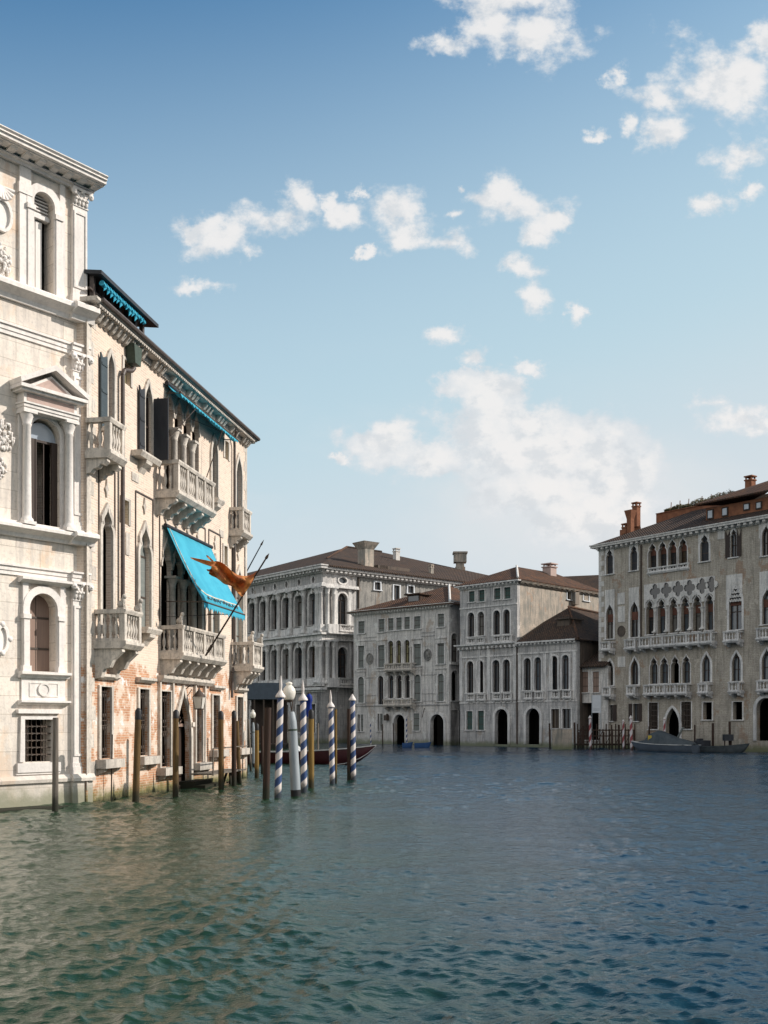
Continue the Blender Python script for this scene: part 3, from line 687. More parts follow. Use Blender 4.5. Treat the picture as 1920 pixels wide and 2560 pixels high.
        for sg in (-1, 1):
            b.ball((xm + sg * (hw + .04), -.25, capz + h * .74), .105, .07, .105, 10, 6); b.ball((xm + sg * (hw + .04), -.30, capz + h * .74), .045, .04, .045, 6, 4)
            b.tube((xm + sg * .08, -.2, capz + h * .45), (xm + sg * (hw + .02), -.25, capz + h * .82), .03)
        b.ball((xm, -.26, capz + h * .85), .07, .05, .07, 8, 5)
        b.box(x0 - .10, x1 + .10, -.29, .02, capz + h * .85, capz + h)
        b.build('capital', CS, p)
    pu0, pu1 = u(177), -.02
    for du in (0, -5.4):
        pil(pu0 + du, pu1 + du, 15.42, 19.02, 18.50); pil(pu0 + du, pu1 + du, 8.38, 13.93, 13.38); pil(pu0 + du, pu1 + du, .92, 6.86, 6.28)
    for du in (0, -5.4):
        b = MB(); x = u(62) + du; b.box(x - .22, x + .16, -.09, .02, 15.4, 19.0).box(x - .26, x + .2, -.12, .02, 18.2, 18.5)
        b.build('pilaster_strip', CS, root)
        b = MB(); x = pu0 - .42 + du; b.box(x, x + .18, -.07, .02, 15.4, 19.0); b.build('pilaster_strip', CS, root)
    # --- ledges with breaks over the pilasters
    def ledge(z0, z1, p, nm='ledge'):
        pr = lambda q: [(.02, z0), (-.10 - q, z0), (-.14 - q, z0 + (z1 - z0) * .3), (-p * .7 - q, z0 + (z1 - z0) * .5), (-p - q, z0 + (z1 - z0) * .62), (-p - q, z1 - .05), (-p + .05 - q, z1), (.02, z1)]
        b = MB(); b.run(UL, pu0 - .14 - .001, pr(0))
        b.run(pu0 - .14, .14, pr(.16))
        for du in (-5.4,): b.run(pu0 + du - .14, pu1 + du + .14, [(q[0] - .17 if q[0] < 0 else .0, q[1] + .002) for q in pr(0)])
        return b.build(nm, CS, root)
    ledge(14.93, 15.40, .42); ledge(8.0, 8.36, .40)
    def band(z, hs, pv=.05):
        b = MB()
        for h, p in hs:
            b.box(UL, .05, -p, .02, z, z + h - .004); b.box(pu0 - .05, .07, -p - .10, -p, z, z + h - .004); z += h
        b.build('architrave_band', CS, root)
    band(13.9, [(.12, .05), (.14, .08), (.07, .13)]); band(6.86, [(.12, .05), (.13, .08), (.06, .13)])
    band(8.36, [(.10, .14)]) ; 
    b = MB(); b.run(UL, .10, [(.02, .70), (-.20, .70), (-.22, .80), (-.14, .92), (.02, .92)]).box(UL, .06, -.12, .02, -.6, .70).box(pu0 - .1, .1, -.24, -.12, -.6, .69)
    b.run(pu0 - .12, .14, [(-.2, .703), (-.33, .703), (-.34, .80), (-.26, .923), (-.1, .923)])
    b.build('plinth', 'white_stone', root)
    b = MB(); b.box(UL, .3, -.9, .0, -.8, .02); b.build('footing', 'pile_grey', root)
    # --- crowning cornice
    b = MB(); E = .0
    b.run(UL, .15, [(.02, 19.000), (-.14, 19.000), (-.16, 19.060), (-.26, 19.090), (-.26, 19.120), (.02, 19.120)])
    b.run(UL, .25, [(.4, 19.200), (-.62, 19.200), (-.62, 19.220), (-.74, 19.230), (-.74, 19.320), (-.80, 19.335), (-.78, 19.380), (-.84, 19.430), (-.84, 19.460), (.4, 19.460)])
    b.box(UL, .16, -.16, .02, 19.120, 19.200)
    co = b.build('cornice', CS, root)
    b = MB(); n = 34
    for k in range(n):
        x = .05 - k * .47; b.run(x - .11, x + .11, [(.0, 19.122), (-.3, 19.122), (-.5, 19.150), (-.56, 19.197), (.0, 19.197)])
    b.build('modillion_row', CS, co)
    b = MB(); b.add([(UL, -.5, 19.460), (.2, -.5, 19.460), (.2, 14.5, 19.460), (UL, 14.5, 19.460), (UL + 3, 7, 20.9), (-3, 7, 20.9)], [(0, 1, 5, 4), (1, 2, 5), (2, 3, 4, 5), (3, 0, 4)]); b.build('roof', 'roof_tile', root)
    # --- carved reliefs by the left picture edge
    def relief(x, z, w, h, n, seed, name='relief'):
        rg = random.Random(seed); b = MB()
        for i in range(n):
            a = rg.uniform(0, 6.28); rr_ = rg.random() ** .5
            b.ball((x + w * rr_ * math.cos(a), -.01 - rg.random() * .05, z + h * rr_ * math.sin(a)), rg.uniform(.02, .06), .05, rg.uniform(.03, .09), 6, 5)
        b.build(name, CS, root)
    x0 = u(3)
    for k in range(9):
        pass
    b = MB()
    for k in range(9):
        a = math.pi * (-.05 - .11 * k); b.tube((u(2, 430), -.05, 18.15), (u(2, 430) + .36 * math.cos(a), -.12, 18.15 + .42 * math.sin(a)), .03, .07)
    b.build('shell_relief', CS, root)
    pin = opening('oval', u(-18, 520), u(21, 520), 16.9, 17.72); pin.append(pin[0])
    b = MB(); b.ring(pin, offset_open(pin, .09), -.12, .0); b.prism(pin[:-1], -.04, 0); b.build('medallion', CS, root)
    relief(u(4, 600), 15.95, .25, .55, 80, 4); relief(u(10, 1090), 10.9, .30, .42, 80, 5); relief(u(2, 1180), 9.9, .16, .3, 30, 8)
    pin = opening('oval', u(-8, 1600), u(12, 1600), 4.62, 5.28); pin.append(pin[0])
    b = MB(); b.ring(pin, offset_open(pin, .10), -.12, 0); b.prism(pin[:-1], -.05, 0); b.build('medallion', CS, root)
    b = MB(); 
    for a in (0, 1.57, 3.14, 4.71): b.ball((u(2, 1600) + .24 * math.cos(a), -.1, 4.95 + .42 * math.sin(a)), .09, .06, .09, 7, 5)
    b.build('relief', CS, root)
build_A()

# ================================================================ Gothic brick palace, left
Bb = Building('gothic_brick_palace', 'sunlit cream brick Gothic palace with stone balconies and turquoise awnings', 'palace', 218, 32.34, 1440, yref=1600, th=.17)
def build_B():
    _w0 = Bb.win
    def w_(*a, **k):
        k['dep'] = .14; return _w0(*a, **k)
    Bb.win = w_
    root = Bb.root; u = lambda px, py=1600, v=0: Bb.u(px, py, v); BS = 'balcony_stone'
    U1 = u(617)
    TS, GS = .10, 'balcony_stone'
    # --- ground floor: barred windows and water gate
    def barred(x0, x1, z0, z1, cor=(.25, .35), sill=True):
        a, e = u(x0), u(x1)
        r = Bb.win('rect', a, e, z0, z1, 'void', sw=.15, proud=.07, stonem=GS, sill=0, mull=False)
        b = MB(); n = 4
        for i in range(n + 1): x = a + .05 + (e - a - .1) * i / n; b.tube((x, .10, z0), (x, .10, z1), .016, n=5)
        for z in [z0 + (z1 - z0) * t for t in (.04, .46, .53, .93)]: b.box(a, e, .075, .125, z - .014, z + .014)
        for i in range(n): 
            for t in (.12, .42, .6, .88): x = a + .05 + (e - a - .1) * (i + .5) / n; b.ball((x, .10, z0 + (z1 - z0) * t), .04, .014, .07, 6, 4)
        b.build('window_grille', 'iron', r)
        if cor: b = MB(); b.run(a - cor[0], e + cor[1], [(0, z1 + .22), (-.10, z1 + .22), (-.22, z1 + .31), (-.22, z1 + .40), (0, z1 + .40)]); b.build('lintel', GS, r)
        if sill:
            b = MB(); b.box(a - .30, e + .38, -.36, .02, z0 - .30, z0 - .02)
            b.run(a - .15, a + .0, [(0, z0 - .30), (-.3, z0 - .30), (-.2, z0 - .42), (0, z0 - .5)]).run(e + .05, e + .2, [(0, z0 - .30), (-.3, z0 - .30), (-.2, z0 - .42), (0, z0 - .5)])
            b.build('sill', GS, r)
    barred(249, 275, 1.35, 3.66); barred(346, 369, 1.35, 3.68)
    barred(399.6, 424, .88, 3.66, None); barred(486, 504, .92, 3.68, None); barred(530, 546, 1.38, 3.66); barred(590.6, 604.5, 1.38, 3.66)
    d0, d1 = u(437), u(473)
    r = Bb.win('ogee', d0, d1, -.2, 3.76, 'void', sw=.2, proud=.10, stonem=GS, sill=0, mull=False, name='water_gate')
    b = MB(); b.box(d0, d1, .30, .36, -.2, 2.35); b.build('door', 'dark_wood', r)
    b = MB(); b.box(d0, d1, .2, .3, 2.35, 2.47)
    rg = random.Random(4)
    for k in range(70): x = rg.uniform(d0, d1); b.ball((x, .26, rg.uniform(2.5, 3.5)), .05, .03, .05, 5, 4)
    b.build('carved_tympanum', 'brown_shutter', r)
    b = MB()
    for e in (d0 - .2, d1 + .02): b.box(e - .03, e + .22, -.16, 0, 2.35, 2.52)
    for e in (u(394), u(426.5), u(483), u(507)): b.box(e, e + .12, -.11, 0, .6, 4.0)
    b.run(u(393), u(523), [(0, 4.0), (-.14, 4.0), (-.26, 4.12), (-.26, 4.24), (0, 4.24)])
    b.build('portal_surround', GS, root)
    # --- piano nobile
    Z0, ZA = 5.12, 9.45
    Bb.win('tref', u(251), u(277), Z0, ZA, 'void', mull=False, sw=.17, proud=.09, stonem=GS, sill=0)
    Bb.win('tref', u(345), u(373), 5.85, ZA, 'grey_shutter', sw=.17, proud=.09, stonem=GS, sill=0)
    Bb.win('tref', u(527), u(544), 5.85, ZA, 'grey_shutter', sw=.17, proud=.09, stonem=GS, sill=0)
    Bb.win('tref', u(586), u(604), Z0, ZA, 'grey_shutter', sw=.17, proud=.09, stonem=GS, sill=0)
    def loggia(xa, xb, n, z0, z1, cap, r=.14, nm='loggia'):
        a, e = u(xa), u(xb); g_ = .16; w = (e - a - g_ * (n - 1)) / n
        for k in range(n):
            x = a + k * (w + g_)
            Bb.holes.append(opening('tref', x, x + w, z0, z1))
        b = MB()
        for k in range(n):
            x = a + k * (w + g_); pin = opening('tref', x, x + w, z0, z1)[3:-1]
            b.ring(pin, offset_open(pin, .07), -.06, 0)
        b.build('arcade_tracery', GS, root)
        for k in range(n - 1):
            x = a + (k + 1) * (w + g_) - g_ / 2; column(root, x, -.02, z0, cap, r, GS, 12)
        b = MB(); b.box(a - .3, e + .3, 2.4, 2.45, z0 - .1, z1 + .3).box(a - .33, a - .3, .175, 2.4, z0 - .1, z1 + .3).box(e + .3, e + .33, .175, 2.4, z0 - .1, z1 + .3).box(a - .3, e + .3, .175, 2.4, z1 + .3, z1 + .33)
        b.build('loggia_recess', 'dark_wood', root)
        b = MB(); b.box(a - .3, e + .3, .175, 2.4, z0 - .2, z0 - .1); b.build('loggia_floor', GS, root)
        for k in range(n):
            x = a + k * (w + g_); MB().box(x + .2, x + w - .1, 2.3, 2.36, z0, z1 - .9).build('pane', 'glass', root)
    loggia(403, 505, 4, Z0, 9.3, 8.0); loggia(413, 497, 4, 10.95, 14.85, 13.6)
    # --- top floor
    Bb.win('ogee', u(266), u(281), 10.95, 14.55, 'dark_shutter', sw=.15, proud=.08, stonem=GS, sill=0)
    Bb.win('ogee', u(359), u(377), 11.85, 14.55, 'glass', sw=.15, proud=.08, stonem=GS, sill=0)
    Bb.win('ogee', u(527), u(541), 11.85, 14.5, 'blue_shutter', sw=.15, proud=.08, stonem=GS, sill=0)
    Bb.win('ogee', u(588), u(602), 10.95, 14.5, 'blue_shutter', sw=.15, proud=.08, stonem=GS, sill=0)
    def leaf(xa, xb, z0, z1, v=-.10, mat='dark_shutter', side=1, th=.05):
        a, e = u(xa), u(xb); b = MB(); b.prism([(a, z0), (e, z0), (e, z1), ((a + e) / 2 + .1 * side, z1 - .12), (a, z1 - (.55 if side > 0 else .0))], v, v + th)
        for t in (.12, .5, .86): b.box(a + .03, e - .03, v - .02, v, z0 + (z1 - z0) * t - .04, z0 + (z1 - z0) * t + .04)
        b.build('shutter', mat, root)
    leaf(246, 262, 11.9, 14.3, mat='blue_shutter', side=-1)
    leaf(343, 356, 11.9, 14.2, side=-1)
    # right leaf of the second window, folded out from the wall
    a = u(379); b = MB(); b.prism([(a, 11.9), (a + .06, 11.9), (a + .06, 14.1), (a, 14.1)], -.62, -.04); b.prism([(a + .06, 11.9), (a + .62, 11.9), (a + .62, 13.9), (a + .34, 14.25), (a + .06, 13.9)], -.13, -.08); b.build('shutter', 'dark_shutter', root)
    # --- small square windows
    for (x0, x1, z0, z1) in ((309, 325, 13.95, 14.72), (304.5, 320, 9.2, 10.0), (561, 570, 13.95, 14.72), (559, 567, 9.35, 10.15)):
        Bb.win('rect', u(x0), u(x1), z0, z1, 'yellow_blind', sw=.17, proud=.04, stonem=GS, sill=.0, mull=False, dep=.3)
    Bb.wall([(-.05, -1), (U1, -1), (U1, 15.2), (-.05, 15.2)], 'near_brick', depth=16)
    # --- quoins at both ends
    rg = random.Random(2)
    for sd in (0, 1):
        b = MB()
        for k in range(34):
            z = .4 + k * .44; w = .55 if k % 2 else .3
            if sd: b.box(U1 - w * .8, U1 + .012, -.012, .1, z, z + .437)
            else: b.box(-.05, w * rg.uniform(.8, 1.1), -.012, .1, z, z + .437)
        b.build('quoins', GS, root)
    # --- balconies
    B_ = Bb.balcony
    def wl(px, py, v): return Bb.uz(px, py, v)[0]
    B_(wl(279, 1100, -.85) - .0, wl(316, 1100, -.85), 10.87, 11.95, .78, 1, 2, .45)
    B_(wl(445, 1200, -.85), wl(535, 1240, -.85), 10.80, 11.98, .85, 4, 5, .6)
    B_(wl(606.5, 1300, -.6), wl(627, 1300, -.6), 10.87, 11.95, .6, 1, 2, .5)
    B_(wl(311, 1570, -1.0), wl(353, 1570, -1.0), 5.02, 6.08, 1.0, 1, 2, .95)
    B_(wl(456, 1600, -.85), wl(562, 1610, -.85), 5.0, 6.06, .85, 4, 6, .8)
    B_(wl(632, 1640, -1.0), wl(655, 1640, -1.0), 4.95, 6.06, 1.0, 1, 3, .85)
    # sill shelves on brackets
    for x0, x1, z in ((341, 403, 11.83), (532, 562, 11.83), (356, 405, 5.82), (520, 546, 5.82)):
        a, e = wl(x0 + 14, 1200, -.4), wl(x1, 1200, -.4); b = MB()
        b.run(a, e, [(0, z - .2), (-.34, z - .2), (-.42, z - .06), (-.42, z), (0, z)]); m = (a + e) / 2
        b.run(m - .25, m + .25, [(0, z - .2), (-.33, z - .2), (-.3, z - .32), (-.12, z - .45), (0, z - .62)])
        b.build('window_ledge', GS, root)
    # seated stone lions on the handrails
    for px, v, z in ((311, -.95, 6.08), (352, -.95, 6.08), (456, -.8, 6.06), (632, -.95, 6.06), (655, -.95, 6.06)):
        x = wl(px, 1550, v); b = MB(); b.box(x - .1, x + .1, v - .02, v + .22, z, z + .05)
        b.ball((x, v + .12, z + .16), .09, .13, .12, 8, 6).ball((x, v + .04, z + .26), .08, .08, .13, 8, 6).ball((x, v, z + .40), .075, .08, .085, 8, 6)
        b.tube((x - .05, v, z + .05), (x - .05, v + .02, z + .25), .025).tube((x + .05, v, z + .05), (x + .05, v + .02, z + .25), .025)
        b.build('lion_finial', GS, root)
    # finial reliefs above the arches
    for px, z in ((264, 10.05), (359, 10.1), (414, 10.0), (440, 10.0), (468, 10.0), (493, 10.0), (536, 10.05), (594, 10.05)):
        x = u(px); b = MB(); b.prism([(x - .05, z - .1), (x, z - .28), (x + .05, z - .1), (x + .13, z), (x + .05, z + .1), (x, z + .32), (x - .05, z + .1), (x - .13, z)], -.06, 0); b.build('finial_relief', GS, root)
    # rope-moulded rectangular frames around the Gothic heads
    for x0, x1, z1 in ((246, 286, 10.75), (338, 381, 10.5), (398, 512, 10.45), (521, 550, 10.5), (581, 611, 10.6)):
        a, e = u(x0), u(x1); b = MB(); b.box(a - .025, a + .025, -.035, 0, 6.2, z1).box(e - .025, e + .025, -.035, 0, 6.2, z1).box(a, e, -.034, 0, z1 - .025, z1 + .025); b.build('arch_frame', 'gutter_metal', root)
    for (px, z, w, h) in ((337, 10.95, .55, .28), (318, 8.55, .30, .75), (553, 10.6, .5, .3)): x = u(px); MB().box(x - w / 2, x + w / 2, -.03, 0, z - h / 2, z + h / 2).build('stone_plaque', GS, root)
    # --- cornice on grouped corbels, tiled roof, roof terrace shelter
    b = MB(); b.box(.0, U1 + .2, -.34, .1, 15.42, 15.50).run(-.3, U1 + .25, [(.1, 15.5), (-.40, 15.5), (-.47, 15.56), (-.47, 15.64), (.1, 15.64)]).box(-.05, U1, -.06, .1, 15.2, 15.42)
    co = b.build('cornice', GS, root)
    x = .1; k = 0
    while x < U1 + .3:
        b = MB(); b.run(x, x + .17, [(0, 15.12), (-.14, 15.18), (-.26, 15.32), (-.31, 15.42), (0, 15.42)]); b.build('corbel', GS, co)
        k += 1; x += .34 if k % 3 else (.34 if x < 3 else 1.0)
    n = int(U1 / .16); pl = [(0, 15.495)]
    for i in range(n): pl += [(i * .16, 15.40), (i * .16 + .08, 15.40), (i * .16 + .08, 15.46), (i * .16 + .16, 15.46)]
    b = MB(); b.prism(pl + [(n * .16, 15.495)], -.43, -.38)
    b.build('dentil_row', GS, co)
    b = MB(); b.run(.0, U1 + .25, [(-.58, 15.62), (-.55, 15.56), (-.48, 15.54), (-.45, 15.6), (-.45, 15.66), (-.55, 15.69)]); b.build('gutter', 'gutter_metal', co)
    b = MB(); b.add([(0, -.42, 15.66), (U1 + .2, -.42, 15.66), (U1 + .2, 16.5, 15.66), (0, 16.5, 15.66), (2, 8, 18.0), (U1 - 5, 8, 18.0)], [(0, 1, 5, 4), (1, 2, 5), (2, 3, 4, 5), (3, 0, 4)]); b.build('roof', 'roof_tile_warm', root)
    # altana under a dark roof with a furled turquoise canopy
    xa, xb = .05, u(352, 800)
    b = MB(); b.box(xa, xb - .1, .9, 4, 15.6, 16.3); b.build('terrace_room', 'orange_plaster', root)
    b = MB(); b.add([(xa, -.45, 16.45), (xb + .5, -.45, 16.45), (xb + .5, 4.4, 17.0), (xa, 4.4, 17.0), (xa, -.45, 16.57), (xb + .5, -.45, 16.57), (xb + .5, 4.4, 17.12), (xa, 4.4, 17.12)], [(0, 3, 2, 1), (4, 5, 6, 7), (0, 1, 5, 4), (1, 2, 6, 5), (2, 3, 7, 6), (3, 0, 4, 7)]); b.build('terrace_roof', 'dark_shutter', root)
    b = MB()
    for i in range(7): x = .2 + i * (xb - .3) / 6; b.box(x, x + .14, -.12, .02, 15.64, 16.5)
    b.box(0, xb, -.1, 0, 16.0, 16.06)
    b.build('terrace_post', 'gutter_metal', root)
    b = MB(); rg = random.Random(5)
    for i in range(14):
        x = .3 + i * (xb - .8) / 14; w = (xb - .8) / 14; d = rg.uniform(.08, .3)
        b.add([(x, -.30, 16.4), (x + w, -.30, 16.4), (x + w * .9, -.42, 16.4 - d), (x + w * .4, -.36, 16.3 - d * 1.1), (x + .02, -.45, 16.35 - d * .6)], [(0, 1, 2, 3, 4)])
        b.tube((x, -.34, 16.28), (x + w, -.34, 16.25), .09, .07, 8)
    b.build('furled_canopy', 'cyan_canvas', root)
    # rain hopper and downpipes
    b = MB(); x = u(322, 880); b.prism([(x - .22, 14.65), (x + .22, 14.65), (x + .32, 15.28), (x - .32, 15.28)], -.34, -.03); b.build('rain_hopper', 'weathered_green', root)
    b = MB(); xp = u(297, 1200); b.path([(x, -.2, 14.56), (x - .1, -.16, 14.42), (xp + .1, -.16, 14.25), (xp, -.14, 14.05), (xp, -.14, 6.1)], .075, 8)
    b.build('downpipe', 'gutter_metal', root)
    b = MB(); xq = u(580, 1200); b.path([(xq - .3, -.3, 15.3), (xq - .1, -.14, 14.9), (xq, -.12, 14.7), (xq, -.12, 5.2), (xq - .3, -.12, 4.7), (xq - .35, -.12, 3.6)], .06, 8)
    b.build('downpipe', 'gutter_metal', root)
    # --- awnings
    def awning(xa, xb, zt, zb, out, nm, trim):
        a, e = u(xa), u(xb); b = MB(); n, m = 16, 8
        rg = random.Random(3)
        pts = []
        for j in range(m + 1):
            t = j / m
            for i in range(n + 1):
                sag = -.12 * math.sin(math.pi * t) * (1 + .4 * math.sin(i * 1.3)) + .012 * math.sin(i * 2.9 + t * 3)
                pts.append((a + (e - a) * i / n, -.12 - (out - .12) * t, zt + (zb - zt) * t + sag))
        q = [(j * (n + 1) + i, j * (n + 1) + i + 1, (j + 1) * (n + 1) + i + 1, (j + 1) * (n + 1) + i) for j in range(m) for i in range(n)]
        b.add(pts, q, True)
        # scalloped valance
        k = 22
        for i in range(k):
            x0 = a + (e - a) * i / k; x1 = a + (e - a) * (i + 1) / k; d = (.24 if i % 2 else .3) * (1 if trim else .55)
            b.add([(x0, -out, zb), (x1, -out, zb), (x1, -out - .01, zb - (.16 if trim else .06)), ((x0 + x1) / 2, -out - .02, zb - d), (x0, -out - .01, zb - (.16 if trim else .06))], [(0, 1, 2, 3, 4)])
        o = b.build('awning', 'cyan_canvas', root); sl = o.modifiers.new('thickness', 'SOLIDIFY'); sl.thickness = .012
        c = MB(); c.tube((a - .1, -.12, zt + .04), (e + .1, -.12, zt + .04), .08, n=8); c.build('roller', 'dark_shutter', o)
        c = MB(); c.tube((a - .05, -out, zb), (e + .05, -out, zb), .035)
        c.tube((a + .1, -.02, zb + .05), (a + .05, -out, zb), .02).tube((e - .1, -.02, zb + .05), (e - .05, -out, zb), .02)
        c.tube((a + .3, -.02, zb - .5), (e - .6, -out, zb), .012)
        c.build('awning_arm', 'iron', o)
        if trim:
            c = MB()
            def P_(s_, t): 
                i = s_ * n; jj = t; sag = -.10 * math.sin(math.pi * jj) * (1 + .25 * math.sin(i * 1.3)) + .015
                return (a + (e - a) * s_, -.13 - (out - .12) * jj, zt + (zb - zt) * jj + sag)
            L1 = [P_(.045, t / 12) for t in range(10)] + [P_(.08, .80), P_(.16, .86)] + [P_(.16 + .78 * k / 8, .87) for k in range(1, 9)]
            for p, q_ in zip(L1[:-1], L1[1:]): c.tube(p, q_, .03, n=4)
            c.build('awning_piping', 'cream_trim', o)
            c = MB()                                   # faded ornamental scroll lettering along the lower hem
            for k in range(9):
                s0_ = .14 + k * .085
                for w_ in range(4): c.tube(P_(s0_ + .018 * w_, .915 + .03 * math.sin(w_ * 2.2 + k)), P_(s0_ + .018 * (w_ + 1), .915 + .03 * math.sin((w_ + 1) * 2.2 + k)), .02, n=4)
            c.build('awning_lettering', 'blue_shutter', o)
        return o
    awning(408, 520, 9.72, 6.93, 1.57, 'awning', True)
    awning(411, 560, 14.98, 14.66, .62, 'awning', False)
    b = MB(); x = wl(503, 1150, 0); b.tube((x, -.03, 11.9), (wl(556, 1076, -.8), -.8, 14.4), .02); b.tube((u(413), -.03, 12.9), (u(440), -.8, 14.4), .02); b.build('awning_rod', 'iron', root)
    return U1
BU1 = build_B()
# ================================================================ far palaces, all in the shade of the afternoon
RP = random.Random(12)
_ow = Building.win
def _w(s, kind, u0, u1, z0, z1, fill='glass', **k):
    if fill == 'glass' and RP.random() < .38: fill = RP.choice(['glass_pale', 'curtain', 'glass_brown'])
    return _ow(s, kind, u0, u1, z0, z1, fill, **k)
Building.win = _w
def pb(B, x0, x1, yt, yb, out=.8, secs=1, nb=None, brh=.6, st='window_stone', seg=5, step=.30):
    a = B.uz(x0, (yt + yb) / 2, -out); e = B.uz(x1, (yt + yb) / 2, -out); xm = (x0 + x1) / 2
    return B.balcony(a[0], e[0], B.uz(xm, yb, -out)[1] + .1, B.uz(xm, yt, -out)[1], out, secs, nb, brh, st, seg, step, lip=.06)
def hip(root, pts, faces, mat='roof_tile', ridge=None, name='roof', th=.14):
    b = MB(); n = len(pts); b.add(pts, faces); o = b.build(name, mat, root); m = o.modifiers.new('thickness', 'SOLIDIFY'); m.thickness = th; m.offset = -1
    if ridge:
        for p, q, mm in ridge: c = MB(); c.tube(p, q, .14, n=6); c.build('ridge_tiles', mm, o)
    return o
def chimney(root, u, v, z0, z1, w, mat, cap='flat', d=None):
    d = d or w; b = MB(); b.box(u - w / 2, u + w / 2, v - d / 2, v + d / 2, z0, z1 - .5)
    if cap == 'bell':
        b2 = [(w * .5, z1 - 1.5), (w * .52, z1 - 1.4), (w * .9, z1 - .5), (w * .95, z1 - .1), (w * .8, z1)]
        b.box(u - w * .55, u + w * .55, v - d * .55, v + d * .55, z1 - .5, z1 - .4)
        vs = []; b.add([(u - w * .5, v - d * .5, z1 - .9), (u + w * .5, v - d * .5, z1 - .9), (u + w * .5, v + d * .5, z1 - .9), (u - w * .5, v + d * .5, z1 - .9), (u - w * .85, v - d * .85, z1), (u + w * .85, v - d * .85, z1), (u + w * .85, v + d * .85, z1), (u - w * .85, v + d * .85, z1)], [(0, 1, 5, 4), (1, 2, 6, 5), (2, 3, 7, 6), (3, 0, 4, 7), (4, 5, 6, 7)])
    else:
        b.box(u - w * .6, u + w * .6, v - d * .6, v + d * .6, z1 - .5, z1 - .38)
        for sx in (-1, 1):
            for sy in (-1, 1): b.box(u + sx * w * .4 - .06, u + sx * w * .4 + .06, v + sy * d * .4 - .06, v + sy * d * .4 + .06, z1 - .38, z1 - .12)
        b.box(u - w * .62, u + w * .62, v - d * .62, v + d * .62, z1 - .12, z1)
    return b.build('chimney', mat, root)

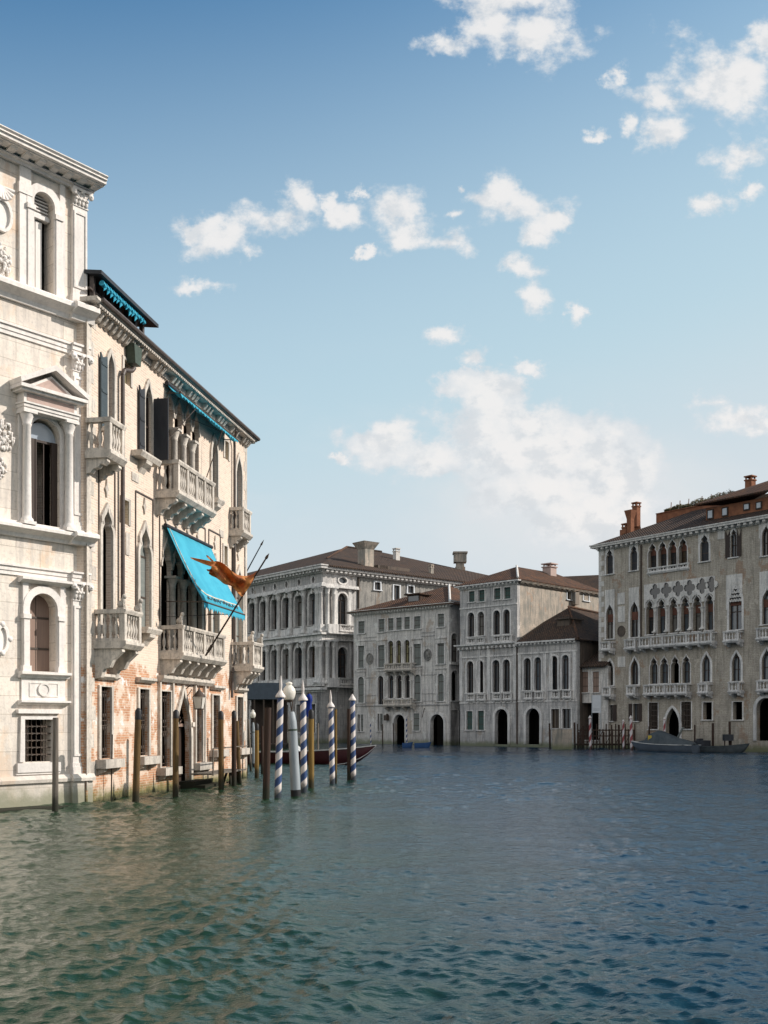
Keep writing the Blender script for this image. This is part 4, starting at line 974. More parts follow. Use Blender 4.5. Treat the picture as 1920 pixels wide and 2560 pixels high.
# ---- large grey palace with columned arcades (corner at the left of the canal bend)
Rz = Building('columned_corner_palace', 'large grey Baroque palace with columned arched windows and a broad hipped roof', 'palace', 807, 128, -1200, yref=1600, k=1.049)
def build_R():
    root = Rz.root; ws = 'window_stone'
    cen = [(575, 8), (604, 8), (632, 8.3), (660.6, 8.5), (688, 8.7), (716.6, 9), (748, 9.6), (783.5, 10)]
    us = []
    for px, h in cen:
        a, e = Rz.u(px - h, 1530), Rz.u(px + h, 1530); us.append((a + e) / 2)
        Rz.win('round', a, e, 14.0, 17.9, 'glass', sw=.2, proud=.15, dep=.5, sill=.05)
        Rz.win('round', a, e, 7.75, 11.6, 'glass', sw=.2, proud=.15, dep=.5, sill=.05)
        Rz.win('oval', a + .5, e - .5, 18.95, 19.75, 'void', sw=.14, proud=.06, mull=False)
        Rz.win('rect', a + .3, e - .3, 1.2, 4.6, 'void', sw=.2, proud=.1, sill=.1, mull=False)
        for zz in (12.9, 6.75): b = MB(); b.box(a - .1, e + .1, -.35, 0, zz, zz + .9).box(a + .1, e - .1, -.39, -.35, zz + .12, zz + .75); b.build('parapet_panel', ws, root)
        for zz in (17.7, 11.4): MB().box((a + e) / 2 - .15, (a + e) / 2 + .15, -.3, 0, zz, zz + .6).build('keystone', ws, root)
        for zz in (11.0, 17.2):
            b = MB(); b.box(a - .45, a + .0, -.16, 0, zz - 1.2, zz - 1.05).box(e, e + .45, -.16, 0, zz - 1.2, zz - 1.05); b.build('impost', ws, root)
    edges = [us[0] - 1.6] + [(p + q) / 2 for p, q in zip(us[:-1], us[1:])] + [us[-1] + 1.55]
    for i, x in enumerate(edges):
        for s_ in ((-.38, .38) if i in (len(edges) - 1,) else (0,)):
            column(root, x + s_, -.35, 13.05, 18.35, .27, ws, 8)
            column(root, x + s_, -.35, 6.95, 12.1, .27, ws, 8)
            for zz in (12.95, 6.7): MB().box(x + s_ - .34, x + s_ + .34, -.62, 0, zz, zz + .95).build('column_base', ws, root)
    column(root, -.45, -.35, 13.05, 18.35, .27, ws, 8); column(root, -.45, -.35, 6.95, 12.1, .27, ws, 8)
    for x in edges + [-.4]:                              # rusticated ground floor piers
        b = MB(); b.box(x - .4, x + .4, -.30, 0, .0, 6.0)
        for k in range(13): b.box(x - .45, x + .45, -.35, 0, .1 + k * .46, .5 + k * .46)
        b.build('rusticated_pier', 'grey_stone', root)
    Rz.wall([(-40, -1), (0, -1), (0, 20.1), (-40, 20.1)], 'grey_stone', th=.6)
    Rz.cornice(-40, 0, 12.1, [(.45, .22), (.40, .40), (.75, .23)], 'window_stone')
    Rz.cornice(-40, 0, 6.0, [(.35, .25), (.75, .30)], 'window_stone')
    Rz.cornice(-40, 0, 18.35, [(.62, .18), (.5, .2), (.35, .1)], 'window_stone')
    Rz.cornice(-40, 0, 20.0, [(.25, .22), (.45, .18), (.95, .30), (1.05, .15)], 'window_stone', dent=(.34, .34, .75, .3, .12))
    S = Rz.side()
    sx = lambda px, y=1600: S.u(px, y)
    us5 = sx(892)
    for yt, yb in ((1483, 1562), (1618, 1698)):
        S.pw('round', 843, 867.6, yt, yb, 'glass', sw=.22, proud=.15, dep=.4)
    S.pw('oval', 846.5, 866.5, 1443.5, 1458.5, 'glass_pale', sw=.18, proud=.1)
    for zb, zt in ((13.05, 18.35), (6.95, 12.1)):
        for px in (813.5, 829.6): column(S.root, sx(px), -.35, zb, zt, .27, ws, 10)
        for px in (839, 873): b = MB(); b.box(sx(px) - .2, sx(px) + .2, -.18, 0, zb, zt); b.build('pilaster', ws, S.root)
    for zz in (6.6, 12.9):
        b = MB(); b.box(sx(810), sx(880), -.95, 0, zz - .05, zz + .12); b.box(sx(810), sx(836), -.9, 0, zz + .12, zz + 1.05); b.build('balcony_base', ws, S.root)
        S.balcony(sx(838), sx(880), zz + .3, zz + 1.1, .9, 1, 2, .7, ws, 5, .3)
    vs, fs = slab([(.6, -1), (us5, -1), (us5, 20.1), (.6, 20.1)], S.holes, 0, .6); MB().add(vs, fs).build('side_wall', 'grey_stone', S.root)
    S.cornice(.1, us5, 12.1, [(.45, .22), (.35, .40), (.6, .2)], ws, ends=False)
    S.cornice(.1, us5, 18.35, [(.5, .18), (.4, .2)], ws, ends=False)
    S.holes = []
    for x0, x1, yt, yb in ((934, 953, 1453.5, 1477), (982, 1001, 1461, 1502), (1017, 1036, 1463, 1485), (1112, 1126, 1463, 1480)):
        S.pw('rect', x0 + 2.5, x1 - 2.5, yt + 2.5, yb - 2, 'glass_pale', sw=.22, proud=.06, mat2=None, stonem='sign_white', frame='iron')
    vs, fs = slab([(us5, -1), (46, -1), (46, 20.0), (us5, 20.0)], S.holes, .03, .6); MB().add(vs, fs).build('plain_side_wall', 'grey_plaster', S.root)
    MB().tube((us5 + .2, -.1, .5), (us5 + .2, -.1, 19.9), .12).build('downpipe', 'iron', S.root)
    S.cornice(.1, 46, 20.0, [(.2, .22), (.4, .18), (.75, .30), (.85, .12)], ws, dent=(.34, .34, .6, .3, .12), ends=False)
    MB().box(-40, -39.4, .6, 45, -1, 20).box(-40, 0, 45, 45.5, -1, 20).build('rear_wall', 'grey_plaster', root)
    p = [(-41, -1, 20.8), (1, -1, 20.8), (1, 46, 20.8), (-41, 46, 20.8), (-20, 19, 27.6), (-20, 25.5, 27.6)]
    hip(root, p, [(0, 1, 4), (1, 2, 5, 4), (2, 3, 5), (3, 0, 4, 5)], 'roof_tile', [((-6.5, 5.4, 23.0), (-20, 19, 27.7), 'roof_tile_warm'), ((-20, 19, 27.7), (-20, 25.5, 27.7), 'roof_tile')])
    for px, y0, y1, w, v, cp, m in ((914.5, 1434, 1357, 1.45, 6.0, 'bell', 'stained_plaster'), (991, 1385, 1371, .7, 17, 'flat', 'far_panel'), (1078, 1440, 1412, .45, 20, 'flat', 'stained_plaster')):
        # v measured along the side wall, a few metres in from the eave
        inn = -3.0 if cp == 'bell' else (-13 if w == .7 else -3)
        S2v = inn
        uu, z = S.uz(px, y0, -inn); z1 = S.uz(px, y1, -inn)[1]
        chimney(root, inn, uu, z - 1.5, z1, w, m, cp)
    # hatch boxes on the side slope
    for px, w in ((955, 1.6), (985, 5.0)):
        uu, z = S.uz(px, 1436, 2.0); b = MB(); b.box(-3.2, -1.8, uu - w / 2, uu + w / 2, 21, 22.1); b.build('roof_hatch', 'brown_wall', root)
build_R()

# ---- pale palace with the three light centre windows
Cc = Building('pale_medallion_palace', 'pale palace with two round medallions and triple arched centre windows, brown pyramid roof', 'palace', 1123, 116, -2085, lean=.008, yref=1700, k=1.05)
def side_C(root):
    S = Cc.side(); S.yref = 1620
    S.pw('round', 1127, 1144, 1583, 1656, 'glass', sw=.12); S.pw('round', 1128, 1146, 1676, 1752, 'void', sw=.16, mull=False); S.pw('rect', 1127, 1147, 1775, 1875, 'void', sw=.1, mull=False)
    vs, fs = slab([(.5, -1), (17, -1), (17, 15.5), (.5, 15.5)], S.holes, 0, .4); MB().add(vs, fs).build('side_wall', 'grey_stone', S.root)
    UL = Cc.u(884)
    MB().box(UL, UL + .5, .5, 17, -1, 15.5).box(UL, 0, 17, 17.5, -1, 15.5).build('rear_wall', 'grey_stone', root)
    z = S.uz(1135, 1662)[1]; MB().box(.0, 17, -.2, 0, z, z + .3).build('string_course', 'far_panel', S.root)
def build_C():
    root = Cc.root; UL = Cc.u(884)
    ff = lambda x: 1440 + x * .20792
    X = lambda x: 870 + x * .20792
    def row(kind, lst, fill, **k):
        for x0, x1, t, b_ in lst: Cc.pw(kind, X(x0), X(x1), ff(t), ff(b_), fill, **k)
    row('rect', [(120, 195, 545, 690), (362, 437, 518, 672), (478, 545, 508, 657), (575, 643, 500, 648), (674, 740, 492, 640), (790, 868, 485, 635), (1073, 1152, 455, 612)], 'grey_shutter', sw=.14, proud=.05, dep=.15)
    row('round', [(120, 198, 815, 1105), (360, 440, 795, 1098), (788, 876, 762, 1080), (1074, 1156, 738, 1055)], 'grey_shutter', sw=.16, proud=.06, dep=.15)
    row('round', [(480, 545, 778, 1062), (578, 640, 774, 1055), (676, 742, 768, 1045)], 'yellow_blind', sw=.10, proud=.08, dep=.3)
    row('round', [(123, 195, 1212, 1525), (795, 876, 1182, 1508), (1080, 1155, 1170, 1505)], 'grey_shutter', sw=.16, proud=.06, dep=.15)
    row('round', [(362, 430, 1200, 1545)], 'glass', sw=.16, proud=.06)
    row('round', [(485, 552, 1190, 1472), (583, 650, 1188, 1470), (683, 748, 1184, 1466)], 'glass', sw=.10, proud=.08, dep=.35)
    row('rect', [(118, 150, 1665, 1868), (360, 385, 1655, 1862)], 'void', sw=.12, mull=False)
    row('rect', [(160, 190, 1665, 1868), (390, 425, 1655, 1862), (792, 866, 1652, 1860)], 'grey_shutter', sw=.1, dep=.06)
    row('round', [(560, 692, 1665, 2030), (1000, 1160, 1662, 2040)], 'void', sw=.28, proud=.12, sill=0, mull=False, name='water_gate')
    for px, y in ((540, 1640), ): pass
    for t, b_, xs in ((1130, 1160, 0),): pass
    Cc.wall([(UL, -1), (0, -1), (0, 14.7), (UL, 14.7)], 'pale_plaster', th=.5)
    side_C(root)
    # columns of the triple windows
    for x in (463, 561, 658, 756):
        u, z0 = Cc.uz(X(x), ff(1055)); z1 = Cc.uz(X(x), ff(850))[1]; column(root, u, -.08, z0, z1, .10, 'far_panel', 8)
        u, z0 = Cc.uz(X(x + 8), ff(1470)); z1 = Cc.uz(X(x + 8), ff(1255))[1]; column(root, u, -.08, z0, z1, .10, 'far_panel', 8)
    pb(Cc, X(432), X(760), ff(1048), ff(1138), .8, 3, 4, .5, 'balcony_stone'); pb(Cc, X(425), X(765), ff(1482), ff(1562), .8, 3, 4, .5, 'balcony_stone')
    # medallions with carved disc
    for x, y in ((262, 995), (958, 948)):
        u, z = Cc.uz(X(x), ff(y)); pin = opening('oval', u - .42, u + .42, z - .55, z + .55); pin.append(pin[0])
        b = MB(); b.ring(pin, offset_open(pin, .1), -.10, 0); b.prism(pin[:-1], -.03, 0); b.ball((u, -.08, z + .1), .22, .14, .3, 8, 6); b.ball((u + .1, -.06, z - .2), .2, .1, .2, 8, 6); b.build('medallion', 'grey_plaster', root)
        b = MB(); w = .95; b.box(u - w, u + w, -.04, 0, z + .95, z + 1.02).box(u - w, u - w + .07, -.04, 0, z - .9, z + .95).box(u + w - .07, u + w, -.04, 0, z - .9, z + .95); b.build('panel_frame', 'pale_plaster', root)
        for zz in (2.4, 2.0, -2.2, -4.2, -5.0): MB().box(u - w, u + w, -.05, 0, z + zz, z + zz + .09).build('panel_moulding', 'grey_stone', root)
    # sills, hood courses under and over the outer windows
    for x0, x1 in ((95, 215), (335, 470), (765, 890), (1045, 1185)):
        for t in (755, 1120):
            a, z = Cc.uz(X(x0), ff(t + (40 - x0 * .035))); e = Cc.uz(X(x1), ff(t))[0]
            b = MB(); b.box(a, e, -.16, 0, z, z + .10).box(a + .05, e - .05, -.08, 0, z - .5, z); b.build('hood_course', 'pale_plaster', root)
    z = Cc.uz(X(600), ff(1545))[1]; MB().box(UL, 0, -.10, 0, z - .15, z).build('string_course', 'grey_stone', root)
    Cc.cornice(UL, 0, 14.6, [(.12, .15), (.25, .12), (.5, .14), (.58, .12)], 'far_panel', dent=(.2, .2, .4, .16, .1))
    p = [(UL - .6, -.6, 15.05), (.6, -.6, 15.05), (.6, 17.6, 15.05), (UL - .6, 17.6, 15.05), (-6.4, 8.5, 18.35)]
    hip(root, p, [(0, 1, 4), (1, 2, 4), (2, 3, 4), (3, 0, 4)], 'roof_tile_warm', [((.4, -.4, 15.15), (-6.4, 8.5, 18.45), 'far_panel')])
    u, z = Cc.uz(X(795), ff(310), 2.2); b = MB(); b.box(u - .9, u + .9, 2.0, 4.5, z - .2, z + .75).box(u - 1.15, u + 1.15, 1.7, 4.7, z + .75, z + .9); d = b.build('dormer', 'roof_tile', root)
    MB().box(u - .7, u + .75, 1.94, 2.02, z, z + .62).build('dormer_window', 'glass_pale', d)
    b = MB(); u, z = Cc.uz(X(485), ff(1700)); b.box(u - .22, u + .22, -.5, -.1, z - .35, z + .25).box(u - .04, u + .04, -.3, 0, z + .25, z + .4); b.build('wall_lantern', 'iron', root)
    b = MB(); u, z = Cc.uz(X(925), ff(1590)); b.tube((u, -.05, z), (u + .6, -1.2, z - 1.0), .04); b.build('flag_bracket', 'iron', root)
build_C()

# ---- tall white palace and its lower wing
LN = .02
D1 = Building('tall_arched_palace', 'tall grey white palace of four storeys with paired arched windows and a stained side wall', 'palace', 1293, 109.4, -1700, lean=LN, yref=1730, k=.947)
D2 = Building('low_arched_wing', 'low two storey white wing with two pairs of arched windows and a brown hipped roof', 'palace', 1293, 109.35, -1700, lean=LN, yref=1730, k=.947)
def build_D():
    X = lambda x: 1140 + x * .22599
    Yy = lambda y: 1400 + y * .22599
    UL = D1.u(1150)
    def row(B, kind, lst, fill, **k):
        for i, (x0, x1, t, b_) in enumerate(lst): B.pw(kind, X(x0), X(x1), Yy(t), Yy(b_), fill if isinstance(fill, str) else fill[i], **k)
    row(D1, 'rect', [(120, 188, 345, 465), (227, 297, 332, 460), (400, 472, 312, 438), (512, 584, 300, 430)], 'green_shutter', sw=.12, proud=.05, dep=.22)
    row(D1, 'round', [(117, 192, 582, 850), (228, 300, 572, 838), (400, 475, 557, 828), (510, 584, 547, 818)], 'glass', sw=.2, proud=.10, dep=.35)
    row(D1, 'round', [(120, 195, 1120, 1470), (232, 303, 1112, 1466), (403, 483, 1106, 1462), (517, 598, 1100, 1458)], 'glass', sw=.2, proud=.10, dep=.35)
    row(D1, 'rect', [(122, 190, 1672, 1878), (246, 317, 1668, 1880)], 'green_shutter', sw=.15, dep=.2)
    row(D1, 'round', [(442, 584, 1648, 2040)], 'void', sw=.3, proud=.12, sill=0, mull=False, name='water_gate')
    row(D2, 'round', [(750, 828, 1085, 1442), (865, 942, 1075, 1445), (1045, 1122, 1060, 1436), (1170, 1248, 1050, 1430)], ['glass', 'glass_pale', 'glass', 'glass_pale'], sw=.2, proud=.10, dep=.35)
    row(D2, 'round', [(785, 936, 1640, 2040)], 'void', sw=.3, proud=.12, sill=0, mull=False, name='water_gate')
    row(D2, 'rect', [(1060, 1150, 1648, 1865), (1183, 1278, 1645, 1865)], 'glass', sw=.15)
    D1.wall([(UL, -1), (0, -1), (0, 18.2), (UL, 18.2)], 'grey_stone', th=.5)
    U2 = D2.u(1443)
    D2.wall([(.003, -1), (U2, -1), (U2, 11.3), (.003, 11.3)], 'grey_stone', th=.5)
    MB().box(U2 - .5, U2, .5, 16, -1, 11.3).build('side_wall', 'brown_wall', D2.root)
    for x0, x1, t, b_ in ((105, 205, 862, 935), (208, 302, 855, 930), (392, 490, 835, 918), (498, 600, 825, 912), (118, 205, 1480, 1562), (230, 320, 1478, 1558), (405, 500, 1472, 1555), (525, 612, 1470, 1552)):
        pb(D1, X(x0), X(x1), Yy(t), Yy(b_), .30, 1, 2, .25)
    for x0, x1, t, b_ in ((750, 838, 1455, 1545), (870, 960, 1452, 1540), (1055, 1145, 1440, 1535), (1178, 1270, 1435, 1530)):
        pb(D2, X(x0), X(x1), Yy(t), Yy(b_), .30, 1, 2, .25)
    # pilaster strips, string courses and the bracketed middle cornice
    zc = D1.uz(1220, Yy(950))[1]
    D1.cornice(UL, 0, zc - .25, [(.12, .25), (.3, .12), (.6, .16)], 'window_stone', dent=(.25, .35, .45, .26, -.05), ends=False)
    MB().box(UL - .45, UL, -.6, .5, zc + .12, zc + .28).build('cornice_return', 'window_stone', D1.root)
    for t in (510, 1065, 1578):
        z = D1.uz(1220, Yy(t))[1]; MB().box(UL, 0, -.09, 0, z - .08, z + .08).build('string_course', 'window_stone', D1.root)
    for t in (1020, 1560): z = D2.uz(1370, Yy(t))[1]; MB().box(.01, U2, -.09, 0, z - .08, z + .08).build('string_course', 'window_stone', D2.root)
    for px in (1153, 1197, 1222, 1287):
        a = D1.u(px); MB().box(a - .22, a + .22, -.06, 0, 5.2, zc - .3).build('pilaster_strip', 'window_stone', D1.root)
    for px in (1299, 1362, 1378, 1436): a = D2.u(px); MB().box(a - .2, a + .2, -.06, 0, 5.2, 10.3).build('pilaster_strip', 'window_stone', D2.root)
    D1.cornice(UL, 0, 18.1, [(.12, .15), (.22, .12), (.5, .16)], 'window_stone', dent=(.22, .3, .4, .16, .1))
    D2.cornice(.01, U2, 11.1, [(.12, .15), (.25, .12), (.5, .18)], 'window_stone', dent=(.22, .3, .42, .16, .1), ends=False)
    MB().tube((.05, -.12, .3), (.05, -.12, 11.0), .09).build('downpipe', 'iron', D1.root)
    # side wall with two small windows
    S = D1.side(); SL = max(S.u(1500, 1480), 16)
    S.pw('rect', 1413, 1423.5, 1480, 1499, 'void', sw=.16, mull=False, stonem='sign_white'); S.pw('rect', 1454, 1467, 1482, 1502, 'void', sw=.16, mull=False, stonem='sign_white')
    vs, fs = slab([(.5, -1), (SL, -1), (SL, 18.2), (.5, 18.2)], S.holes, 0, .4); MB().add(vs, fs).build('side_wall', 'stained_plaster', S.root)
    MB().box(UL, UL + .5, .5, SL, -1, 18.2).build('side_wall', 'grey_stone', D1.root)
    S.cornice(.3, SL, 18.1, [(.15, .2), (.38, .12), (.45, .10)], 'stained_plaster', dent=(.5, .5, .3, .16, .1), ends=False)
    x, z = S.uz(1430, 1500); MB().box(x - .5, x + .35, -.55, 0, z - .6, 18.1).build('flue', 'grey_plaster', S.root)
    W_ = -UL
    p = [(UL - .5, -.5, 18.6), (.5, -.5, 18.6), (.5, SL + .4, 18.6), (UL - .5, SL + .4, 18.6), (-W_ / 2, 5.4, 21.0), (-W_ / 2, SL - 4, 21.0)]
    hip(D1.root, p, [(0, 1, 4), (1, 2, 5, 4), (2, 3, 5), (3, 0, 4, 5)], 'roof_tile_warm', [((.4, -.4, 18.7), (-W_ / 2, 5.4, 21.1), 'far_panel')])
    x, z = S.uz(1368, 1440, 3.5); chimney(D1.root, -3.5, x, 19.2, 21.9, 1.2, 'pink_marble')
    p = [(-.0, -.5, 11.45), (U2 + .5, -.5, 11.45), (U2 + .5, 16, 11.45), (.0, 16, 11.45), (3.8, 4.4, 15.5), (2.5, 13, 15.5), (.0, 5, 14.2), (0, 13, 14.5)]
    hip(D2.root, p, [(0, 1, 4), (1, 2, 5, 4), (0, 4, 6), (6, 4, 5, 7), (2, 3, 7, 5)], 'roof_tile', [((U2 + .4, -.4, 11.55), (3.8, 4.4, 15.6), 'roof_tile_warm'), ((3.8, 4.4, 15.6), (2.5, 13, 15.6), 'roof_tile_warm')])
    b = MB(); b.box(4.2, 5.8, 1.6, 4, 12.4, 13.9).box(4.0, 6.0, 1.3, 4.2, 13.9, 14.02); b.build('dormer', 'brown_wall', D2.root)
    # long low roof behind
    b = empty('rear_house', (34, 186, 0), 'long plain rear house showing only a low brown roof above the arched palaces', 'house', None, R(-18))
    MB().box(-34, 34, 0, 12, -1, 24.5).build('wall', 'grey_plaster', b)
    hip(b, [(-35, -1, 24.4), (35, -1, 24.4), (35, 13, 24.4), (-35, 13, 24.4), (-26, 6, 29.6), (30, 6, 29.6)], [(0, 1, 5, 4), (1, 2, 5), (2, 3, 4, 5), (3, 0, 4)])
    P = at(1150, 1381, 160); c = empty('chimney_stack', (P.x, P.y, 0), 'tall plastered chimney stack rising behind the tall arched palace', 'chimney')
    b = MB(); b.box(-.75, .75, -.7, .7, 18, P.z - 2.3).box(-.6, .6, -.6, .6, P.z - 2.3, P.z - 1.6).box(-.95, .95, -.9, .9, P.z - 1.6, P.z - .25).box(-1.1, 1.1, -1.05, 1.05, P.z - .25, P.z); b.build('stack', 'stained_plaster', c)
build_D()

# ---- small pale house between the wing and the right hand palace
Fh = Building('small_canal_house', 'small pale house with brown shutters over a dark boat landing', 'house', 1441, 105.3, -1700, yref=1700, k=.947)
def build_F():
    a, e = Fh.u(1440), Fh.u(1520)
    Fh.pw('rect', 1453, 1471, 1679, 1731, 'brown_shutter', sw=.12, dep=.1); Fh.pw('rect', 1482, 1498, 1679, 1731, 'brown_shutter', sw=.12, dep=.1)
    Fh.pw('rect', 1451, 1500, 1757, 1850, 'void', sw=.1, mull=False)
    Fh.wall([(a, -1), (e, -1), (e, 8.6), (a, 8.6)], 'pale_plaster', depth=8)
    hip(Fh.root, [(a - .2, -.6, 8.6), (e, -.6, 8.6), (e, 8.5, 13.2), (a - .2, 8.5, 13.2)], [(0, 1, 2, 3)], 'roof_tile')
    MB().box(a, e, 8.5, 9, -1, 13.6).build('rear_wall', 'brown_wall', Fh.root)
    P = at(1491, 1760, 100.5); s_ = empty('landing_sign', (P.x, P.y, 0), 'white rectangular notice board hung over the boat landing', 'sign')
    h = .85; b = MB(); b.box(-.42, .42, -.03, .03, P.z - h, P.z + h); b.build('board', 'sign_white', s_)
    b = MB(); b.box(-.3, .3, -.045, -.03, P.z - .5, P.z - .46).box(-.3, .3, -.045, -.03, P.z - .62, P.z - .59).box(-.46, -.42, -.05, .05, 0, P.z + h).box(.42, .46, -.05, .05, 0, P.z + h); b.build('board_frame', 'grey_paint', s_)
build_F()

# ---- large Gothic palace on the right
E = Building('gothic_palace', 'large brown brick Gothic palace with quatrefoil windows and white balconies, right side', 'palace', 1497, 104, -1040, lean=.025, yref=1620, k=.963)
def build_E():
    root = E.root
    X = lambda x: 1470 + x * .27125
    T = lambda y: 1170 + y * .27125
    L = lambda y: 1540 + y * .27125
    U1 = E.u(1920) + 9
    # top floor
    k = dict(sw=.18, proud=.05, dep=.25)
    for x0, x1, t, b_ in ((148, 212, 742, 978), (370, 435, 703, 945), (1012, 1092, 605, 860)): E.pw('tref', X(x0), X(x1), T(t), T(b_), 'dark_shutter', **k)
    for x0, x1, t, b_ in ((535, 612, 685, 965), (627, 706, 667, 955), (718, 796, 650, 945), (815, 893, 637, 930)): E.pw('tref', X(x0), X(x1), T(t), T(b_), 'glass', sw=.08, proud=.05, dep=.5, mat2=('red_blind', .42, .18))
    E.pw('tref', X(1290), X(1350), T(560), T(822), 'glass', **k)
    for x0, x1 in ((1246, 1288), (1352, 1392)):
        a, e = E.u(X(x0), T(700)), E.u(X(x1), T(700)); z0 = E.uz(X(1320), T(822))[1]; z1 = E.uz(X(1320), T(560))[1]
        MB().prism([(a, z0), (e, z0), (e, z1 - .1), ((a + e) / 2, z1 - .9 if x0 > 1300 else z1 - .6), (a, z1 - .1)], -.1, -.05).build('shutter', 'dark_wood', root)
    E.pw('ogee', X(1580), X(1655), T(525), T(808), 'glass', **k); E.pw('ogee', X(1860), X(1935), T(480), T(760), 'glass', **k)
    # second floor
    kb = dict(sw=.2, proud=.06, dep=.3)
    rb = ('red_blind', .52, .30)
    TL = lambda y: 1540 + y * .27125
    for x0, x1, t, b_ in ((162, 230, 1250, 1575), (384, 460, 1222, 1560)): E.pw('ogee', X(x0), X(x1), T(t), T(b_), 'glass', mat2=rb, **kb)
    six = ((530, 604, 1207, 1535), (636, 712, 1197, 1528), (746, 822, 1185, 1520), (852, 930, 1173, 1512), (960, 1040, 1162, 1505), (1075, 1152, 1150, 1495))
    for i, (x0, x1, t, b_) in enumerate(six): E.pw('tref', X(x0), X(x1), T(t), T(b_), 'glass_pale' if i % 2 else 'glass', sw=.07, proud=.12, dep=.5, mat2=('red_blind', .5, .28))
    E.pw('ogee', X(1292), X(1410), T(1082), T(1490), 'glass_pale', mat2=('red_blind', .45, .33), **kb); E.pw('ogee', X(1597), X(1690), T(1108), T(1440), 'glass_pale', mat2=rb, **kb); E.pw('ogee', X(1880), X(1970), T(1060), T(1400), 'glass', mat2=rb, **kb)
    # first floor
    for x0, x1, t, b_ in ((180, 240, 400, 640), (400, 473, 382, 632)): E.pw('ogee', X(x0), X(x1), L(t), L(b_), 'glass', **kb)
    for x0, x1, t, b_, f in ((577, 652, 373, 625, 'glass_pale'), (672, 748, 368, 620, 'glass_pale'), (772, 848, 362, 620, 'void'), (875, 950, 355, 618, 'glass_pale')): E.pw('tref', X(x0), X(x1), L(t), L(b_), f, sw=.08, proud=.08, dep=.4, mull=f != 'void')
    for x0, x1, t, b_ in ((1058, 1135, 342, 605), (1332, 1415, 328, 600), (1607, 1700, 300, 585)): E.pw('ogee', X(x0), X(x1), L(t), L(b_), 'glass_pale', **kb)
    # ground floor
    for x0, x1, t, b_ in ((200, 245, 820, 968), (430, 478, 808, 968)):
        E.pw('rect', X(x0), X(x1), L(t), L(b_), 'glass', sw=.12)
        for y0, y1 in ((x0 - 36, x0 - 4), (x1 + 4, x1 + 36)):
            a, e = E.u(X(y0), L(900)), E.u(X(y1), L(900)); MB().box(a, e, -.1, -.05, E.uz(X(x0), L(b_))[1], E.uz(X(x0), L(t))[1]).build('shutter', 'dark_wood', root)
    for x0, x1, t, b_ in ((577, 662, 797, 1043), (877, 968, 790, 1040)):
        r = E.pw('rect', X(x0), X(x1), L(t), L(b_), 'void', sw=.1, mull=False); a, e = E.u(X(x0), L(900)), E.u(X(x1), L(900)); z0 = E.uz(X(x0), L(b_))[1]; z1 = E.uz(X(x0), L(t))[1]
        b = MB()
        for i in range(7): x = a + (e - a) * (i + .5) / 7; b.box(x - .03, x + .03, -.02, .02, z0, z1)
        for i in range(5): z = z0 + (z1 - z0) * (i + .5) / 5; b.box(a, e, -.035, -.02, z - .03, z + .03)
        b.build('window_grille', 'iron', r)
    for x0, x1, t, b_ in ((1077, 1158, 795, 955), (1352, 1438, 790, 955)): E.pw('rect', X(x0), X(x1), L(t), L(b_), 'void', sw=.16, mull=False, stonem='far_panel')
    E.pw('point', X(737), X(863), L(847), L(1190), 'void', sw=.26, proud=.12, sill=0, mull=False, name='water_gate')
    E.pw('round', X(1572), X(1745), L(755), L(1150), 'void', sw=.3, proud=.12, sill=0, mull=False, name='water_gate')
    # quatrefoil openings in the white tracery panel
    quat = ((612, 1140), (717, 1128), (823, 1115), (930, 1105), (1045, 1090), (1133, 1075))
    qh = []
    for x, y in quat:
        u, z = E.uz(X(x), T(y)); r = .30; pts = []
        for q in range(4):
            cx, cz = u + .36 * math.cos(q * math.pi / 2), z + .42 * math.sin(q * math.pi / 2)
            for j in range(7):
                a = q * math.pi / 2 - 1.9 + 3.8 * j / 6; pts.append((cx + r * math.cos(a), cz + r * 1.1 * math.sin(a)))
        qh.append(pts)
    E.wall([(0, -1), (U1, -1), (U1, 20.6), (0, 20.6)], 'gothic_wall_far', th=.5, depth=18)
    a = E.u(X(512), T(1150)); e = E.u(X(1162), T(1150))
    zt0, zt1 = E.uz(X(512), T(1062))[1], E.uz(X(1162), T(1010))[1]; zt = (zt0 + zt1) / 2; zb = E.uz(X(800), T(1260))[1]
    heads = [opening('tref', E.u(X(x0), T(1300)), E.u(X(x1), T(1300)), zb - .02, E.uz(X((x0 + x1) / 2), T(t))[1]) for x0, x1, t, b_ in six]
    # the panel's lower edge follows the arch heads
    outl = [(a, zb)]
    for h in heads:
        outl += [(h[0][0], zb)] + [p for p in reversed(h[2:]) if p[1] > zb + .02] + [(h[1][0], zb)]
    outl += [(e, zb), (e, zt), (a, zt)]
    vs, fs = slab(outl, qh, -.16, -.03); pan = MB().add(vs, fs).build('tracery_panel', 'far_panel', root)
    b = MB()
    for i, pts in enumerate(qh): b.prism(pts, -.045, -.025)
    b.build('quatrefoil_glass', 'glass', pan)
    for x0, x1, t, b_ in six[:-1]:
        u, z = E.uz(X(x1 + 13), T(1310)); column(root, u, -.14, E.uz(X(x1), T(b_ - 15))[1], z + .3, .15, 'far_panel', 8)
    for x0, x1 in ((252, 342), (0, 0)): pass
    # stone panels round single windows
    def panel(x0, x1, t, b_, fy, hole):
        a, z1 = E.uz(X(x0), fy(t)); e, z0 = E.uz(X(x1), fy(b_)); z1 = E.uz(X((x0 + x1) / 2), fy(t))[1]; z0 = E.uz(X((x0 + x1) / 2), fy(b_))[1]
        h = [opening(hole[0], E.u(X(hole[1]), fy(t)), E.u(X(hole[2]), fy(t)), z0 - .5, E.uz(X((hole[1] + hole[2]) / 2), fy(hole[3]))[1])] if hole else []
        if h:
            o = h[0]; out = [(a, z0), (o[0][0], z0)] + [p for p in reversed(o[2:]) if p[1] > z0] + [(o[1][0], z0), (e, z0), (e, z1), (a, z1)]
        else: out = [(a, z0), (e, z0), (e, z1), (a, z1)]
